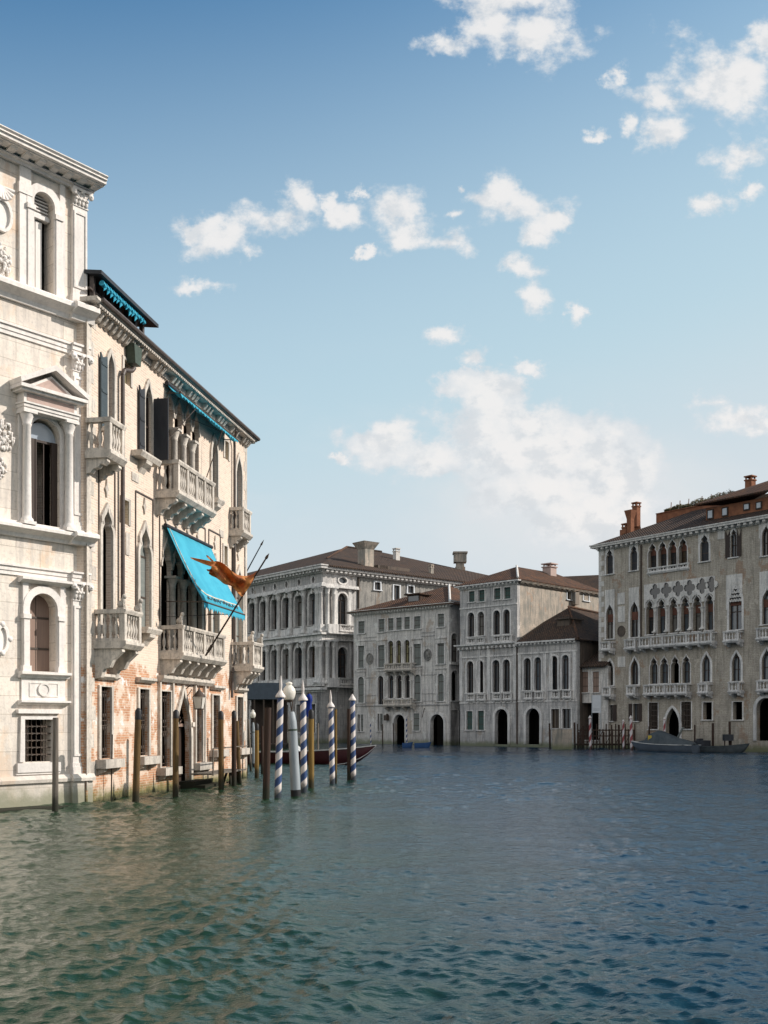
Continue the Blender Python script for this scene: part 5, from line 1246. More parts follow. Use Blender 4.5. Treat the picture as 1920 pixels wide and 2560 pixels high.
        vs, fs = slab(out, [], -.045, -.002); MB().add(vs, fs).build('stone_panel', 'far_panel', root)
    panel(145, 240, 1120, 1420, T, ('ogee', 155, 237, 1240)); panel(365, 465, 1100, 1400, T, ('ogee', 377, 467, 1212))
    panel(135, 222, 715, 900, T, ('tref', 143, 217, 735)); panel(355, 443, 670, 880, T, ('tref', 365, 440, 695)); panel(990, 1100, 565, 800, T, ('tref', 1006, 1098, 597))
    panel(522, 905, 600, 800, T, None) if False else None
    panel(1258, 1415, 980, 1300, T, ('ogee', 1285, 1417, 1072)); panel(1565, 1700, 950, 1300, T, ('ogee', 1590, 1697, 1098)); panel(1548, 1680, 480, 640, T, ('ogee', 1573, 1662, 517))
    panel(262, 330, 1150, 1255, T, None); panel(268, 335, 1275, 1420, T, None); panel(1170, 1235, 560, 655, T, None); panel(278, 350, 375, 470, L, None)
    u, z = E.uz(X(305), L(140)); pin = opening('oval', u - .42, u + .42, z - .48, z + .48); pin.append(pin[0]); b = MB(); b.ring(pin, offset_open(pin, .08), -.08, 0); b.prism(pin[:-1], -.04, 0); b.build('porphyry_disc', 'brown_wall', root)
    # lattice in the big window head
    u0, z = E.uz(X(1292), T(1200)); u1 = E.u(X(1410), T(1200)); b = MB()
    for i in range(5):
        for j in range(5):
            cx = u0 + (u1 - u0) * (i + .5) / 5; cz = z - .35 + j * .38
            if abs(cx - (u0 + u1) / 2) < (2.2 - j * .42) / 2 + .1: b.add([(cx - .2, -.02, cz), (cx, -.02, cz - .05), (cx + .2, -.02, cz + .19), (cx + .16, -.02, cz + .25)], [(0, 1, 2, 3)]).add([(cx + .2, -.015, cz), (cx, -.015, cz - .05), (cx - .2, -.015, cz + .19), (cx - .16, -.015, cz + .25)], [(0, 1, 2, 3)])
    o = b.build('window_lattice', 'far_panel', root); o.modifiers.new('thickness', 'SOLIDIFY').thickness = .06
    # balconies
    for x0, x1, t, b_, n, br in ((106, 200, 235, 318, 1, 2), (332, 432, 212, 305, 1, 2), (465, 1135, 168, 272, 6, 7), (1242, 1380, 138, 238, 1, 2), (1545, 1690, 105, 215, 1, 2), (1850, 1990, 70, 180, 1, 2),
                                 (137, 215, 652, 742, 1, 2), (362, 440, 638, 732, 1, 2), (518, 915, 627, 725, 4, 5), (1020, 1108, 620, 715, 1, 2), (1300, 1398, 605, 706, 1, 2), (1560, 1720, 592, 695, 1, 2)):
        pb(E, X(x0), X(x1), L(t), L(b_), .85, n, br, .35, 'window_stone')
    for x0, x1, t, b_ in ((535, 905, 905, 952),):
        pb(E, X(x0), X(x1), T(t - 8), T(b_), .14, 4, 2, .15, 'window_stone')
    E.cornice(0, U1, 20.4, [(.1, .2), (.2, .1), (.62, .2), (.7, .12)], 'far_panel', dent=(.28, .36, .5, .22, .08))
    b = MB(); rg = random.Random(3)
    for i in range(38): w = .7 if i % 2 else .35; b.box(-.01, w, -.02, .1, .3 + i * .53, .3 + i * .53 + .5)
    b.build('quoins', 'far_panel', root)
    for px, y0, y1 in ((1590, 360, 520),): MB().tube((E.u(X(478), 1450), -.1, 10), (E.u(X(478), 1450), -.1, 20.3), .08).build('downpipe', 'iron', root)
    # roofs, terrace, attic
    zr = 25.2
    p = [(-.6, -.6, 21.0), (U1 + .6, -.6, 21.0), (U1 + .6, 18.6, 21.0), (-.6, 18.6, 21.0), (7.5, 9, zr), (U1 - 4, 9, zr)]
    hip(root, p, [(0, 1, 5, 4), (1, 2, 5), (2, 3, 4, 5), (3, 0, 4)], 'roof_tile')
    ua, ub = E.u(1755, 1280, 1.5), U1
    b = MB(); b.box(ua, ub, 1.6, 9, 21.0, 23.1); att = b.build('attic_wall', 'orange_plaster', root)
    for x0, x1, y0, y1 in ((1763, 1774, 1278, 1294), (1799, 1810, 1272, 1287), (1853, 1864, 1262, 1272), (1884, 1894, 1258, 1269)):
        a, z1 = E.uz(x0, y0, 1.6); e, z0 = E.uz(x1, y1, 1.6); b = MB(); b.box(a - .12, e + .12, 1.52, 1.6, z0 - .12, z1 + .12); w = b.build('attic_window', 'dark_wood', att); MB().box(a, e, 1.49, 1.515, z0, z1).build('pane', 'fanlight_glass', w)
    p = [(ua - .8, .7, 23.5), (ub + .5, .7, 23.5), (ub + .5, 10, 27.8), (ua + 4, 10, 27.0), (ua - .8, 10, 24.8)]
    hip(root, p, [(0, 1, 2, 3), (0, 3, 4)], 'roof_tile_warm')
    tb = E.uz(1638, 1290, 8)[0]; te = E.uz(1800, 1270, 8)[0]
    b = MB(); b.box(tb, te, 7.6, 7.85, 24.0, 24.95).box(tb, te, 7.5, 7.95, 24.95, 25.03).box(tb, tb + .25, 7.85, 13, 24.0, 24.95); b.build('terrace_parapet', 'orange_plaster', root)
    b = MB(); b.box(tb - 3.2, tb - .6, 5.5, 5.8, 22.6, 23.5); b.build('parapet', 'orange_plaster', root)
    for px, y0, y1, w, cp in ((1557, 1335, 1309, .55, 'flat'), (1569, 1335, 1276, .55, 'bell'), (1583, 1310, 1256, .62, 'flat'), (1866, 1225, 1190, .75, 'flat')):
        v = 3.5 if px < 1580 else (5.5 if px < 1800 else 10); u, z0 = E.uz(px, y0, v); z1 = E.uz(px, y1, v)[1]; chimney(root, u, v, min(z0, 23.5), z1, w, 'orange_plaster', cp)
    # rooftop garden: a few shrubs of their own in pots on the terrace
    for i, (px, h, w) in enumerate(((1668, .4, .7), (1690, .6, .8), (1712, .5, .7), (1745, .8, 1.1), (1768, .6, .9), (1790, .9, 1.2), (1815, 1.0, 1.2))):
        u, _ = E.uz(px, 1260, 8.6); P = E.world(u, 8.6, 24.2)
        t = empty('terrace_shrub', P, '', 'shrub', 'shrubs growing along the rooftop terrace')
        t['label'] = ['thin pale shrub at the left end of the rooftop terrace', 'taller thin shrub second from the left on the rooftop terrace', 'small shrub third from the left on the rooftop terrace', 'dense round shrub above the middle of the orange parapet', 'shrub just right of the middle of the orange parapet', 'tall shrub where the orange parapet meets the tiled roof', 'tallest shrub rising over the tiled roof right of the parapet'][i]
        rg = random.Random(i); b = MB()
        for k in range(620):
            a = rg.uniform(0, 6.28); r = rg.random() ** .5 * w; z = .9 + rg.random() ** .7 * h * (1.15 - r / w * .6); x, y = r * math.cos(a), r * math.sin(a) * .7
            q = Vector((rg.gauss(0, 1), rg.gauss(0, 1), rg.gauss(0, 1))).normalized(); q2 = q.orthogonal().normalized(); sz = rg.uniform(.06, .13); c_ = Vector((x, y, z))
            b.add([tuple(c_ - q * sz), tuple(c_ + q2 * sz * .6), tuple(c_ + q * sz), tuple(c_ - q2 * sz * .6)], [(0, 1, 2, 3)])
        b.build('foliage', 'leaf', t); b = MB(); b.lathe(0, 0, [(.22, .4), (.3, .9), (.33, 1.0)], 10); b.tube((0, 0, .9), (.05, 0, 1.9), .04); b.build('pot_and_stem', 'orange_plaster', t)
build_E()
# ================================================================ mooring poles, lamps, boats, flag
def root_at(name, P, label, cat, group=None): return empty(name, (P.x, P.y, 0), label, cat, group)
GP = 'wooden mooring poles standing in the canal'
def pole(bx, by, tx, ty, w, label, mat='pile_brown', cap=None, z_=None, group=GP):
    """plain timber pile, base at (bx, by) on the water, top leaning to (tx, ty)"""
    P = water_pt(bx, by); Y = P.y; r = w / 2 * Y / F; T = at(tx, ty, Y + (random.random() - .5) * .3)
    t = root_at('mooring_pole', P, label, 'mooring pole', group)
    H = T.z; lx = (T.x - P.x) / H; ly = (T.y - P.y) / H; rg = random.Random(int(bx * 7 + by))
    zc = H * (cap or 1.0)
    b = MB(); n = 9; prof = []
    for i in range(n + 1):
        z = -.8 + (zc + .8) * i / n; prof.append((r * (1.08 - .10 * i / n) * rg.uniform(.97, 1.03), z))
    b.lathe(-lx * .8, -ly * .8, prof, 12, (lx, ly)); b.build('pile', mat, t)
    if cap:
        b = MB(); b.lathe(lx * zc, ly * zc, [(r * 1.03, zc), (r * 1.0, zc + (H - zc) * .75), (r * .8, H - .05), (r * .35, H)], 12, (lx, ly)); b.build('pile_cap', 'pitch', t)
    return t
pole(138, 2029, 139, 1794, 15, 'weathered grey pole in front of the grated window of the white palace', 'pile_grey')
pole(339, 2009, 346, 1770, 16.5, 'dark brown black topped pole before the left barred window, nearest the brick wall', 'pile_brown', .88)
pole(438.7, 1991, 440, 1774, 14.5, 'black topped brown pole just left of the arched water gate', 'pile_brown', .90)
pole(553, 1974, 552, 1777, 14, 'black topped pole at the right end of the plank walkway', 'pile_brown', .89)
pole(585, 1967, 585, 1776, 12, 'dark pole between the last two ground floor windows of the brick palace', 'pile_dark', .9)
pole(599, 1958, 592, 1802, 10, 'thin leaning pole touching the dark pole at the last window', 'pile_brown')
pole(665, 1996, 670, 1769, 17, 'thick dark brown pole left of the tallest striped pole', 'pile_dark')
pole(642, 1944, 642, 1808, 10.5, 'short ochre pole with black top beside the small round lamp', 'pile_ochre', .87)
pole(627, 1926, 620, 1797, 6, 'thin greenish pole leaning away from the brick palace corner', 'pile_grey')
pole(778, 1973, 778, 1773, 14, 'ochre pole with a black top between the striped poles', 'pile_ochre', .88)
pole(840, 1957, 840, 1773, 5, 'slim ochre pole right behind the third striped pole', 'pile_ochre')
pole(872, 1951, 872, 1772, 8.5, 'dark pole close behind the rightmost blue striped pole', 'pile_dark')
pole(656, 1936, 655, 1815, 7, 'slim dark pole half hidden behind the thick brown pole', 'pile_dark')
pole(795, 1897, 795, 1808, 4.5, 'slim weathered pole beyond the red boat', 'pile_grey')
pole(278, 2001, 281, 1836, 3.2, 'thin iron grey stake standing close to the brick wall', 'pile_dark')
pole(616, 1938, 615, 1890, 7, 'short stub post at the corner of the brick palace', 'pile_brown')

def striped(bx, by, tx, ty, w, label, mat='blue_white_stripe', trim='blue_paint', finial=True, group='blue and white striped mooring poles', capm='white_paint'):
    P = water_pt(bx, by); Y = P.y; r = w / 2 * Y / F; T = at(tx, ty, Y); t = root_at('striped_pole', P, label, 'mooring pole', group)
    H = T.z; lx = (T.x - P.x) / H; fh = r * 6.6 if finial else r * 2.6; zc = H - fh
    b = MB(); b.lathe(0, 0, [(r * 1.04, -.9), (r, zc * .5), (r * .94, zc)], 16)
    o = b.build('striped_shaft', mat, t); o.rotation_euler = (0, math.atan(lx), 0)
    b = MB(); b.lathe(0, 0, [(r * 1.0, zc - .02), (r * 1.05, zc + r * .25)], 14); c = b.build('collar', trim, t); c.rotation_euler = o.rotation_euler
    b = MB()
    if finial: b.lathe(0, 0, [(r * 1.45, zc + r * .2), (r * 1.5, zc + r * .5), (r * 1.2, zc + r * 1.1), (r * .7, zc + r * 1.8), (r * .38, zc + r * 2.4), (r * .42, zc + r * 3.0), (r * .46, zc + r * 4.0), (r * .3, zc + r * 5.2), (r * .1, H)], 14)
    else: b.lathe(0, 0, [(r * 1.35, zc + r * .2), (r * 1.4, zc + r * .5), (r * 1.0, zc + r * 1.2), (r * .5, zc + r * 2.0), (r * .15, H)], 14)
    c = b.build('finial', capm, t); c.rotation_euler = o.rotation_euler
    return t
striped(694.5, 1995, 702.5, 1689, 17, 'tallest blue and white striped pole, left of the round white lamp')
striped(760, 1979, 757, 1700, 16, 'blue and white striped pole right of the round white lamp')
striped(831, 1959, 826, 1725, 13.5, 'blue and white striped pole with a wide skirted cap, third from the left')
striped(883.5, 1951, 880.8, 1735, 13.5, 'rightmost blue and white striped pole, with a low pointed cap', finial=False)
RG = 'red and white striped mooring poles by the far bank'
for bx, by, tx, ty, w, lb in ((1476, 1873, 1475, 1788, 6.5, 'red and white striped pole under the white notice board'), (1579, 1876, 1577, 1788, 7, 'red and white striped pole at the stern of the tarpaulin covered boat'), (1661, 1877, 1661, 1792, 5.5, 'red and white striped pole left of the pointed water gate'), (1559, 1875, 1558, 1798, 5, 'dull red striped pole standing among the dark piles')):
    striped(bx, by, tx, ty, w, lb, 'red_white_stripe', 'red_paint', False, RG)
FG = 'blue striped poles in front of the pale palace'
for bx, by, tx, ty, w, lb in ((1017, 1866, 1016, 1788, 3.5, 'pale blue striped pole right of the left water gate of the pale palace'), (927.5, 1868, 926, 1806, 3, 'faint blue striped pole before the left wall of the pale palace')):
    striped(bx, by, tx, ty, w, lb, 'blue_white_stripe', 'blue_paint', False, FG)

def lamp(bx, by, tx, ty, w, gx, gy, gr, label, kind):
    P = water_pt(bx, by); Y = P.y; t = root_at('lamp_pole', P, label, 'lamp', 'round white lamps on grey poles'); r = w / 2 * Y / F; T = at(tx, ty, Y); H = T.z; lx = (T.x - P.x) / H
    b = MB(); b.lathe(0, 0, [(r * 1.12, -.9), (r * 1.04, H * .3), (r, H * .78)], 10); b.lathe(0, 0, [(r * 1.01, H * .78), (r * .98, H * .88), (r * .62, H - .02), (r * .5, H)], 10); o = b.build('tapered_post', 'grey_paint', t); o.rotation_euler = (0, math.atan(lx), 0)
    b = MB(); b.lathe(0, 0, [(r * 1.06, H * .775), (r * 1.06, H * .795)], 10); o2 = b.build('band', 'weathered_green', t); o2.rotation_euler = o.rotation_euler
    b = MB(); b.lathe(0, 0, [(r * 1.14, -.5), (r * 1.13, .22)], 10); o2 = b.build('tarred_foot', 'pitch', t); o2.rotation_euler = o.rotation_euler
    G_ = at(gx, gy, Y); c = G_ - P; R_ = gr * Y / F
    b = MB(); b.tube((T.x - P.x, 0, H), (c.x + R_ * .5, 0, c.z - R_ * 1.4), .022).tube((T.x - P.x, 0, H), (c.x + R_ * .1, 0, c.z - R_ * 1.4), .018).lathe(c.x, 0, [(R_ * .25, c.z - R_ * 1.6), (R_ * .6, c.z - R_ * 1.25), (R_ * .6, c.z - R_ * 1.12)], 12); b.build('bracket', 'iron', t)
    prof = [(.58, -1.18), (.66, -1.12), (.86, -.75), (.98, -.25), (.98, .1), (.86, .5), (.62, .82), (.42, 1.0), (.40, 1.12), (.5, 1.2), (.5, 1.32), (.38, 1.45), (.2, 1.55), (.0, 1.58)]
    b = MB(); b.lathe(c.x, 0, [(R_ * a, c.z + R_ * z) for a, z in prof], 20); b.build('globe', 'globe_glass', t)
lamp(740, 1990.5, 729, 1779, 23, 723, 1730, 16.5, 'large round white lamp above a leaning grey post among the striped poles', 0)
lamp(635, 1918, 633, 1806, 7, 632, 1786, 7.5, 'small round white lamp on a slim grey post beside the brick palace corner', 0)

# wall lantern of the brick palace
u, z = Bb.uz(498, 1752, -.55); P = Bb.world(u, -.55, z)
t = empty('wall_lantern', P, 'glazed iron lantern hanging beside the arched water gate of the brick palace', 'lantern', None, math.atan2(Bb.d.y, Bb.d.x))
b = MB(); b.add([(-.13, -.13, -.30), (.13, -.13, -.30), (.13, .13, -.30), (-.13, .13, -.30), (-.2, -.2, .16), (.2, -.2, .16), (.2, .2, .16), (-.2, .2, .16)], [(3, 2, 1, 0), (4, 5, 6, 7), (0, 1, 5, 4), (1, 2, 6, 5), (2, 3, 7, 6), (3, 0, 4, 7)]); b.build('lantern_glass', 'globe_glass', t)
b = MB(); b.lathe(0, 0, [(.27, .16), (.24, .2), (.1, .36), (.05, .42), (.03, .5)], 8)
for sx in (-1, 1):
    for sy in (-1, 1): b.tube((sx * .13, sy * .13, -.3), (sx * .2, sy * .2, .16), .014)
b.box(-.15, .15, -.15, .15, -.34, -.30); b.build('lantern_hood', 'iron', t)
b = MB(); b.path([(0, 0, .5), (0, .1, .62), (0, .35, .62), (0, .56, .45)], .02).path([(0, .54, .1), (0, .3, .45)], .015); b.build('wall_bracket', 'iron', t)

# flagpoles and the torn orange red flag
p0 = at(513.9, 1639, 39.6); p1 = at(673, 1383, 37.9)
t = empty('flagpole', p0, 'dark flagpole slanting out from the large lower balcony, carrying the orange flag', 'flagpole', 'flagpoles on the brick palace')
MB().tube((0, 0, 0), tuple((p1 - p0) * .96), .035, .028, 8).build('shaft', 'dark_wood', t); q = (p1 - p0).normalized()
b = MB(); b.tube(tuple((p1 - p0) * .95), tuple((p1 - p0) * .965), .05, .05, 8).tube(tuple((p1 - p0) * .965), tuple(p1 - p0), .055, .003, 8); b.build('spear_tip', 'iron', t)
b = MB(); b.tube(tuple(q * .2), tuple(q * .5), .06, .06, 8); b.build('holder', 'iron', t)
p2 = at(603, 1454, 49.5); p3 = at(660, 1349, 48.3)
t = empty('flagpole', p2, 'slim bare blue grey flagpole slanting out behind the corner of the brick palace', 'flagpole', 'flagpoles on the brick palace')
MB().tube((0, 0, 0), tuple((p3 - p2) * .9), .032, .024, 8).build('shaft', 'blue_shutter', t)
MB().tube(tuple((p3 - p2) * .88), tuple(p3 - p2), .05, .004, 8).build('spear_tip', 'iron', t)
def flag():
    # rows follow the cloth from the hoist on the pole to the fluttering tails; each row is top edge -> bottom edge in the place
    rows = [((652, 1418), (604, 1494), 38.3), ((640, 1432), (596, 1484), 38.15), ((624, 1440), (585, 1472), 38.5), ((606, 1441), (577, 1462), 38.1), ((588, 1436), (562, 1462), 38.45), ((576, 1424), (552, 1452), 38.1),
            ((562, 1410), (541, 1444), 38.4), ((548, 1403), (529, 1440), 38.2), ((536, 1402), (521, 1434), 38.4)]
    t = empty('flag', at(652, 1418, 38.3), 'torn orange and red Venetian style flag fluttering from the slanting flagpole', 'flag')
    o = t.location; b = MB(); m = 12; vs = []
    for i, (a, e, Y) in enumerate(rows):
        for j in range(m + 1):
            s_ = j / m; px = a[0] + (e[0] - a[0]) * s_; py = a[1] + (e[1] - a[1]) * s_
            fold = .16 * math.sin(s_ * 9 + i * .9) * min(1, .25 + i * .2) + .05 * math.sin(s_ * 21 + i * 2.2)
            sagp = 5 * math.sin(math.pi * s_) * (1 if i in (1, 2, 3) else .3)
            vs.append(tuple(at(px, py + sagp, Y + fold * 1.6) - o))
    b.add(vs, [(i * (m + 1) + j, i * (m + 1) + j + 1, (i + 1) * (m + 1) + j + 1, (i + 1) * (m + 1) + j) for i in range(len(rows) - 1) for j in range(m)], True)
    c = b.build('cloth', 'flag_cloth', t); c.modifiers.new('smooth', 'SUBSURF').render_levels = 2; c.modifiers.new('thickness', 'SOLIDIFY').thickness = .01
    def tail(pts, nm):
        b = MB(); vs = []
        for (x, y, h, Y) in pts: vs += [tuple(at(x, y - h / 2, Y) - o), tuple(at(x + 1.5, y, Y + .08) - o), tuple(at(x, y + h / 2, Y - .03) - o)]
        b.add(vs, [(3 * i + k, 3 * i + k + 1, 3 * i + k + 4, 3 * i + k + 3) for i in range(len(pts) - 1) for k in (0, 1)], True)
        c = b.build(nm, 'flag_cloth', t); c.modifiers.new('smooth', 'SUBSURF').render_levels = 2; c.modifiers.new('thickness', 'SOLIDIFY').thickness = .01
    tail([(540, 1412, 16, 38.3), (528, 1410, 13, 38.1), (514, 1406, 12, 38.4), (500, 1402, 9, 38.2), (487, 1398, 6, 38.4), (475, 1394, 2, 38.3)], 'long_tail')
    tail([(535, 1428, 10, 38.3), (529, 1425, 8, 38.5), (522, 1427, 5, 38.2), (516, 1424, 4, 38.4)], 'short_tail')
    tail([(534, 1404, 5, 38.2), (526, 1398, 6, 38.4), (519, 1391, 7, 38.2), (515, 1389, 2, 38.3)], 'upper_tail')
flag()

# plank walkway and trestle before the water gate
a = Bb.world(Bb.u(447) - .2, -1.4, 0)
t = empty('plank_walkway', a, 'low grey plank walkway on trestles with a thin rail before the brick palace water gate', 'walkway', None, math.atan2(Bb.d.y, Bb.d.x))
L_ = Bb.u(548) - Bb.u(447) - .4
b = MB()
for k in range(3): b.box(0, L_, k * .28, k * .28 + .25, .52, .58)
b.build('planks', 'pile_grey', t); b = MB(); b.tube((0, -.05, 1.52), (L_, -.05, 1.54), .025).tube((0, -.05, .5), (0, -.05, 1.52), .03); b.build('rail', 'pile_grey', t)
for x in (L_ * .74, L_ * .93):
    b = MB(); b.tube((x - .5, .1, -.5), (x, .35, .52), .05).tube((x + .5, .1, -.5), (x, .35, .52), .05).tube((x - .3, .7, -.5), (x + .1, .5, .52), .05).box(x - .4, x + .4, .3, .36, .05, .12); b.build('trestle', 'pile_dark', t)
b = MB(); b.box(.1, 2.2, .3, 1.3, -.4, .12).box(.1, 1.9, .7, 1.35, .12, .26); b.build('water_steps', 'pile_dark', t)

# ---------------- boats
def hull(L, W, D, sheer=.35, rake=.6, n=16, stern=.7):
    """open hull along +x: bow at x = L"""
    rows = []
    for i in range(n + 1):
        s_ = i / n; x = L * s_
        w = W / 2 * (stern + (1 - stern) * min(1, s_ / .35) ** .8 if s_ < .35 else (1 - ((s_ - .35) / .65) ** 2.4)); w = max(w, .015)
        zt = D + sheer * s_ ** 3; k = max(0, (s_ - .72) / .28)
        zk = -.25 + (zt + .2) * k ** 2.2 * .97; xk = x - 0
        rows.append([(x, -w, zt), (x, -w * .93, zt * .55 + zk * .45), (x, -w * .72, zk + (zt - zk) * .18), (x, 0, zk), (x, w * .72, zk + (zt - zk) * .18), (x, w * .93, zt * .55 + zk * .45), (x, w, zt)])
    return rows
def boat_mesh(rows, b):
    vs = [p for r in rows for p in r]; b.add(vs, [(i * 7 + j, i * 7 + j + 1, (i + 1) * 7 + j + 1, (i + 1) * 7 + j) for i in range(len(rows) - 1) for j in range(6)], True)
    b.add(rows[0], [tuple(range(7))])
def deck(rows, b, i0, dz=-.02, ins=.92):
    for i in range(i0, len(rows) - 1):
        a, e = rows[i][0], rows[i][6]; c, d = rows[i + 1][0], rows[i + 1][6]
        b.add([(a[0], a[1] * ins, a[2] + dz), (c[0], c[1] * ins, c[2] + dz), (d[0], d[1] * ins, d[2] + dz), (e[0], e[1] * ins, e[2] + dz)], [(0, 1, 2, 3)])
def line(rows, b, col, r, dz=0, out=1.02):
    for sg in (0, 6):
        j = col if sg == 0 else 6 - col
        for p, q in zip(rows[:-1], rows[1:]): b.tube((p[j][0], p[j][1] * out, p[j][2] + dz), (q[j][0], q[j][1] * out, q[j][2] + dz), r, n=4)
P = water_pt(676, 1914); Pb = at(941, 1866, 63)
def red_boat():
    L = 9.4; bow = Vector((Pb.x, 63, 0)); t = empty('red_boat', (bow.x - L * .995, 64.2, 0), 'long dark red motorboat with white trim moored behind the striped poles', 'boat', None, R(-7))
    rw = hull(L, 1.9, .72, .42, n=20); b = MB(); boat_mesh(rw, b); b.build('hull', 'boat_red', t)
    b = MB(); line(rw, b, 0, .03); line(rw, b, 2, .025, .02, 1.03); b.build('trim', 'boat_white', t)
    b = MB(); deck(rw, b, 12); deck(rw[:4], b, 0); b.build('foredeck', 'boat_red', t)
    b = MB(); b.box(.4, 5.0, -.7, .7, .1, .3); b.build('floorboards', 'dark_wood', t)
    b = MB(); b.add([(4.9, -.75, .72), (4.9, .75, .72), (4.4, .6, 1.15), (4.4, -.6, 1.15)], [(0, 1, 2, 3)]); b.build('windscreen', 'boat_white', t).modifiers.new('thickness', 'SOLIDIFY').thickness = .03
    for x in (1.2, 2.8): MB().box(x, x + .6, -.65, .65, .3, .62).build('seat', 'boat_white', t)
    b = MB(); b.box(-.35, .05, -.2, .2, .2, 1.05); b.build('outboard_motor', 'iron', t)
    b = MB(); b.path([(8.6, .1, 1.0), (7.6, .6, .85), (6.8, .2, .9), (6.0, .7, .78)], .018); b.build('mooring_rope', 'cream_trim', t)
red_boat()
for bx, w, lb in ((1006, 26, 'short blue rowing boat moored at the left water gate of the pale palace'), (1036, 42, 'longer blue rowing boat moored between the two water gates of the pale palace')):
    P = water_pt(bx, 1868.5); L = w * P.y / F; t = root_at('blue_boat', P, lb, 'boat', 'blue boats at the pale palace'); rw = hull(L, 1.1, .42, .12, n=10)
    b = MB(); boat_mesh(rw, b); b.build('hull', 'boat_blue', t); b = MB(); deck(rw, b, 7); line(rw, b, 0, .03); b.box(L * .3, L * .36, -.5, .5, .25, .32); b.build('deck_and_bench', 'boat_blue', t)
t = root_at('covered_motorboat', Vector((26.3, 87.6, 0)), 'low motorboat under a grey tarpaulin moored before the right hand palace', 'boat'); t.rotation_euler = (0, 0, math.atan2(E.d.y, E.d.x) + math.pi); t.location.z = 0
rw = hull(6.9, 1.9, .62, .25, n=16); b = MB(); boat_mesh(rw, b); b.build('hull', 'grey_awning', t); b = MB(); line(rw, b, 0, .04); b.build('trim', 'boat_white', t)
b = MB(); vs = []; xs = [.2, .7, 2.2, 3.7, 4.5, 5.1, 6.0]; hs_ = [.7, 1.0, 1.3, 1.85, 1.6, 1.05, .86]; ws_ = [.65, .85, .9, .85, .75, .6, .3]
for x, h, w in zip(xs, hs_, ws_): vs += [(x, -w, .60), (x, -w * .7, h - .1), (x, 0, h), (x, w * .7, h - .1), (x, w, .60)]
b.add(vs, [(i * 5 + j, i * 5 + j + 1, (i + 1) * 5 + j + 1, (i + 1) * 5 + j) for i in range(6) for j in range(4)], True); b.build('tarpaulin', 'tarp', t)
b = MB(); b.box(4.1, 4.5, .60, .66, 1.1, 1.4).box(4.1, 4.5, .601, .66, .95, 1.05); b.build('yellow_badge', 'yellow_paint', t)
t = root_at('work_barge', Vector((26.7, 89.2, 0)), 'long low grey work barge moored right of the covered motorboat', 'boat'); t.rotation_euler = (0, 0, math.atan2(E.d.y, E.d.x)); t.location.z = 0
rw = hull(5.2, 1.7, .5, .3, n=14, stern=.85); b = MB(); boat_mesh(rw, b); b.build('hull', 'tarp', t); b = MB(); deck(rw, b, 10); line(rw, b, 0, .04); b.box(.3, 3.4, -.7, .7, .2, .42); b.build('deck', 'tarp', t)
b = MB(); b.box(.2, 1.2, -.5, .5, .42, 1.0).box(.3, .6, -.3, .3, 1.0, 1.15); b.build('engine_box', 'dark_shutter', t)
b = MB(); b.tube((-2.4, .2, .5), (-1.4, .2, 2.1), .09); b.build('plank', 'grey_shutter', t)

# far bank piles
FP = 'dark piles standing along the far bank'
far = [(1375, 1871, 1374, 1808, 4.5, 'dark pile left of the pale panel under the low wing'), (1437, 1870, 1436, 1806, 5, 'dark pile at the right corner of the low wing'), (1447, 1871, 1447, 1830, 4, 'short dark pile beside the low wing corner'), (1456, 1870, 1457, 1815, 4.5, 'dark pile under the small house, left of the red striped pole'),
       (1530, 1872, 1529, 1812, 4, 'slim dark pile below the left shuttered window of the right palace'), (1547, 1873, 1547, 1812, 5.5, 'stout dark pile right of the slim one by the shuttered window'), (1586, 1868, 1584, 1824, 4, 'short dark pile behind the tarpaulin covered boat stern'), (1623, 1864, 1623, 1816, 4.5, 'reddish brown pile beside the left barred window'),
       (1737, 1866, 1737, 1812, 4, 'thin dark pile right of the pointed water gate'), (1782, 1868, 1782, 1808, 6, 'dark brown pile under the white framed square window'), (1825, 1868, 1824, 1804, 6, 'dark pile beside the black box near the right edge'), (1510, 1871, 1509, 1830, 4, 'short dark pile left of the bank fence'),
       (984, 1864, 983, 1808, 2.5, 'thin dark pile left of the water gate of the pale palace'), (957, 1866, 956, 1810, 3, 'thin dark pile before the left windows of the pale palace')]
for bx, by, tx, ty, w, lb in far:
    if bx > 1500: by = HZ + 65 * (bx + 1040) / 2527
    pole(bx, by, tx, ty, w, lb, 'pile_dark', None, group=FP)
P = water_pt(1809, 1881); t = root_at('black_crate', P, 'black box fixed on posts beside a pile near the right edge', 'box'); h = at(0, 1852, P.y).z; h2 = at(0, 1836, P.y).z
MB().box(0, .75, -.3, .3, h, h2).build('body', 'dark_shutter', t); MB().box(.05, .13, -.05, .05, -.5, h).box(.6, .68, -.05, .05, -.5, h).build('legs', 'pile_dark', t)
# wooden jetty with rails left of the right palace
P = water_pt(1446, 1873); t = root_at('wooden_jetty', P, 'dark timber jetty with crossed rails under the small house and right palace corner', 'jetty'); L = (1590 - 1446) / F * P.y
b = MB(); b.box(0, L, .5, 2.2, .35, .5); b.build('deck', 'pile_dark', t)
b = MB(); n = 18
for i in range(n + 1): x = L * i / n; b.box(x - .05, x + .05, .42, .5, -.8, 1.9 if i % 3 else 2.4)
b.box(0, L, .40, .47, 1.2, 1.3).box(0, L, .39, .46, 1.75, 1.85)
for i in range(0, n, 3): b.tube((L * i / n, .45, .5), (L * (i + 2) / n, .45, 1.8), .035)
b.build('railing', 'pile_dark', t)
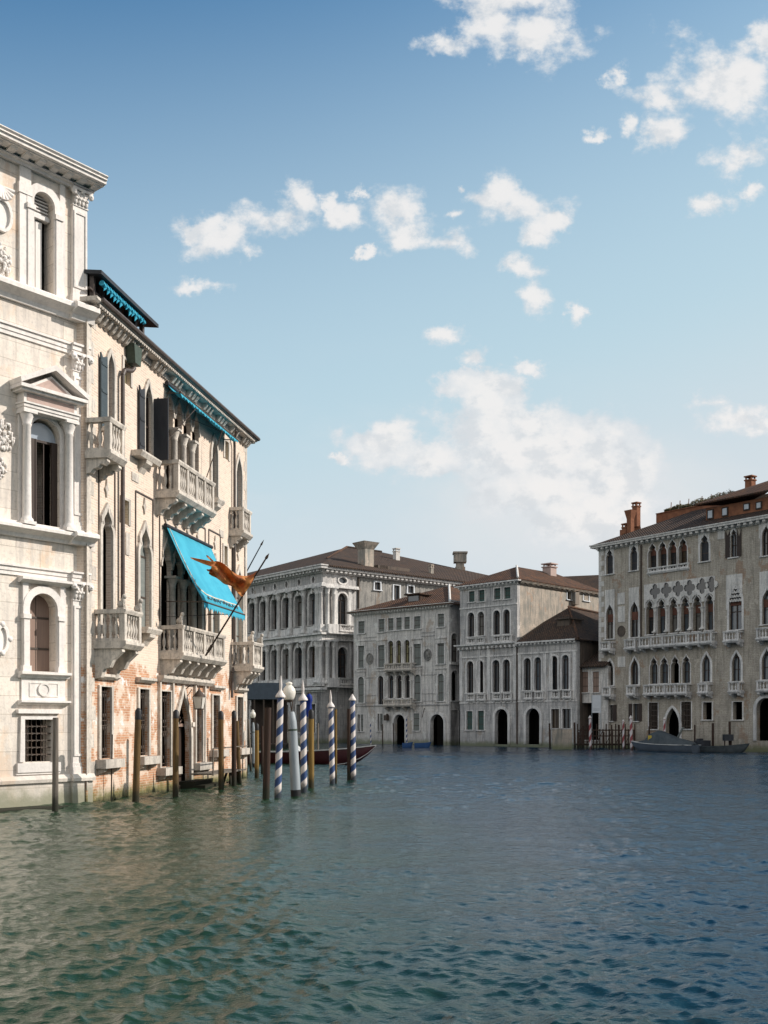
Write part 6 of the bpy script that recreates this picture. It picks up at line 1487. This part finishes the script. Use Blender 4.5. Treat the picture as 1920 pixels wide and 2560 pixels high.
# pale low wall panel between piles by the wing
P = water_pt(1381, 1874); t = root_at('mooring_screen', P, 'low pale plastered screen standing between two dark piles', 'screen'); w = (1430 - 1381) / F * P.y; hz = at(0, 1823, P.y).z
MB().box(0, w, 0, .25, -.2, hz).build('panel', 'stained_plaster', t); MB().box(-.05, w + .05, -.04, .29, hz, hz + .1).build('coping', 'grey_stone', t)

# waterbus stop: canopy with grey fascia on posts, floating landing
P = at(612, 1720, 100); z0, z1 = at(0, 1748, 100).z, at(0, 1707, 100).z
t = empty('waterbus_stop', (P.x, 100, 0), 'waterbus stop with a plain grey awning fascia behind the striped poles', 'landing stage')
w = (706 - 612) / F * 100
b = MB(); b.box(0, w, 0, 5.5, z0, z1); b.build('awning', 'grey_awning', t)
for i in range(5): b = MB(); b.box(w * i / 4 - .07, w * i / 4 + .07, .1, .24, 0, z0); b.build('post', 'iron', t)
b = MB(); b.box(-.3, w + .3, -.4, 6, -.4, .45); b.build('pontoon', 'pile_dark', t); b = MB(); b.box(0, w, 4.8, 5.0, .45, z0); b.build('back_wall', 'dark_wood', t)
b = MB()
for z in (1.0, 1.45): b.tube((0, .05, z), (w * .6, .05, z), .04)
b.build('handrail', 'iron', t)
# covered blue bundle on a mast
P = at(773, 1789, 70); t = empty('furled_blue_umbrella', (P.x, 70, 0), 'furled deep blue umbrella on a mast between striped pole and ochre pole', 'umbrella')
zt, zb = at(0, 1738, 70).z, at(0, 1792, 70).z
b = MB(); rg = random.Random(9); n = 14; prof = [(.06, zt + .1), (.20, zt - .05), (.25, zt - .35), (.17, zt - .5), (.19, zt - .9), (.22, zb + .3), (.24, zb)]
vs = []
for r, z in prof:
    for i in range(n): a = 2 * math.pi * i / n; k = r * (1.0 if i % 2 else .78); vs.append((k * math.cos(a), k * math.sin(a), z))
b.add(vs, [(j * n + i, j * n + (i + 1) % n, (j + 1) * n + (i + 1) % n, (j + 1) * n + i) for j in range(len(prof) - 1) for i in range(n)], True); b.build('cover', 'blue_cover', t); MB().tube((0, 0, -.5), (0, 0, zt + .25), .05).build('mast', 'iron', t)
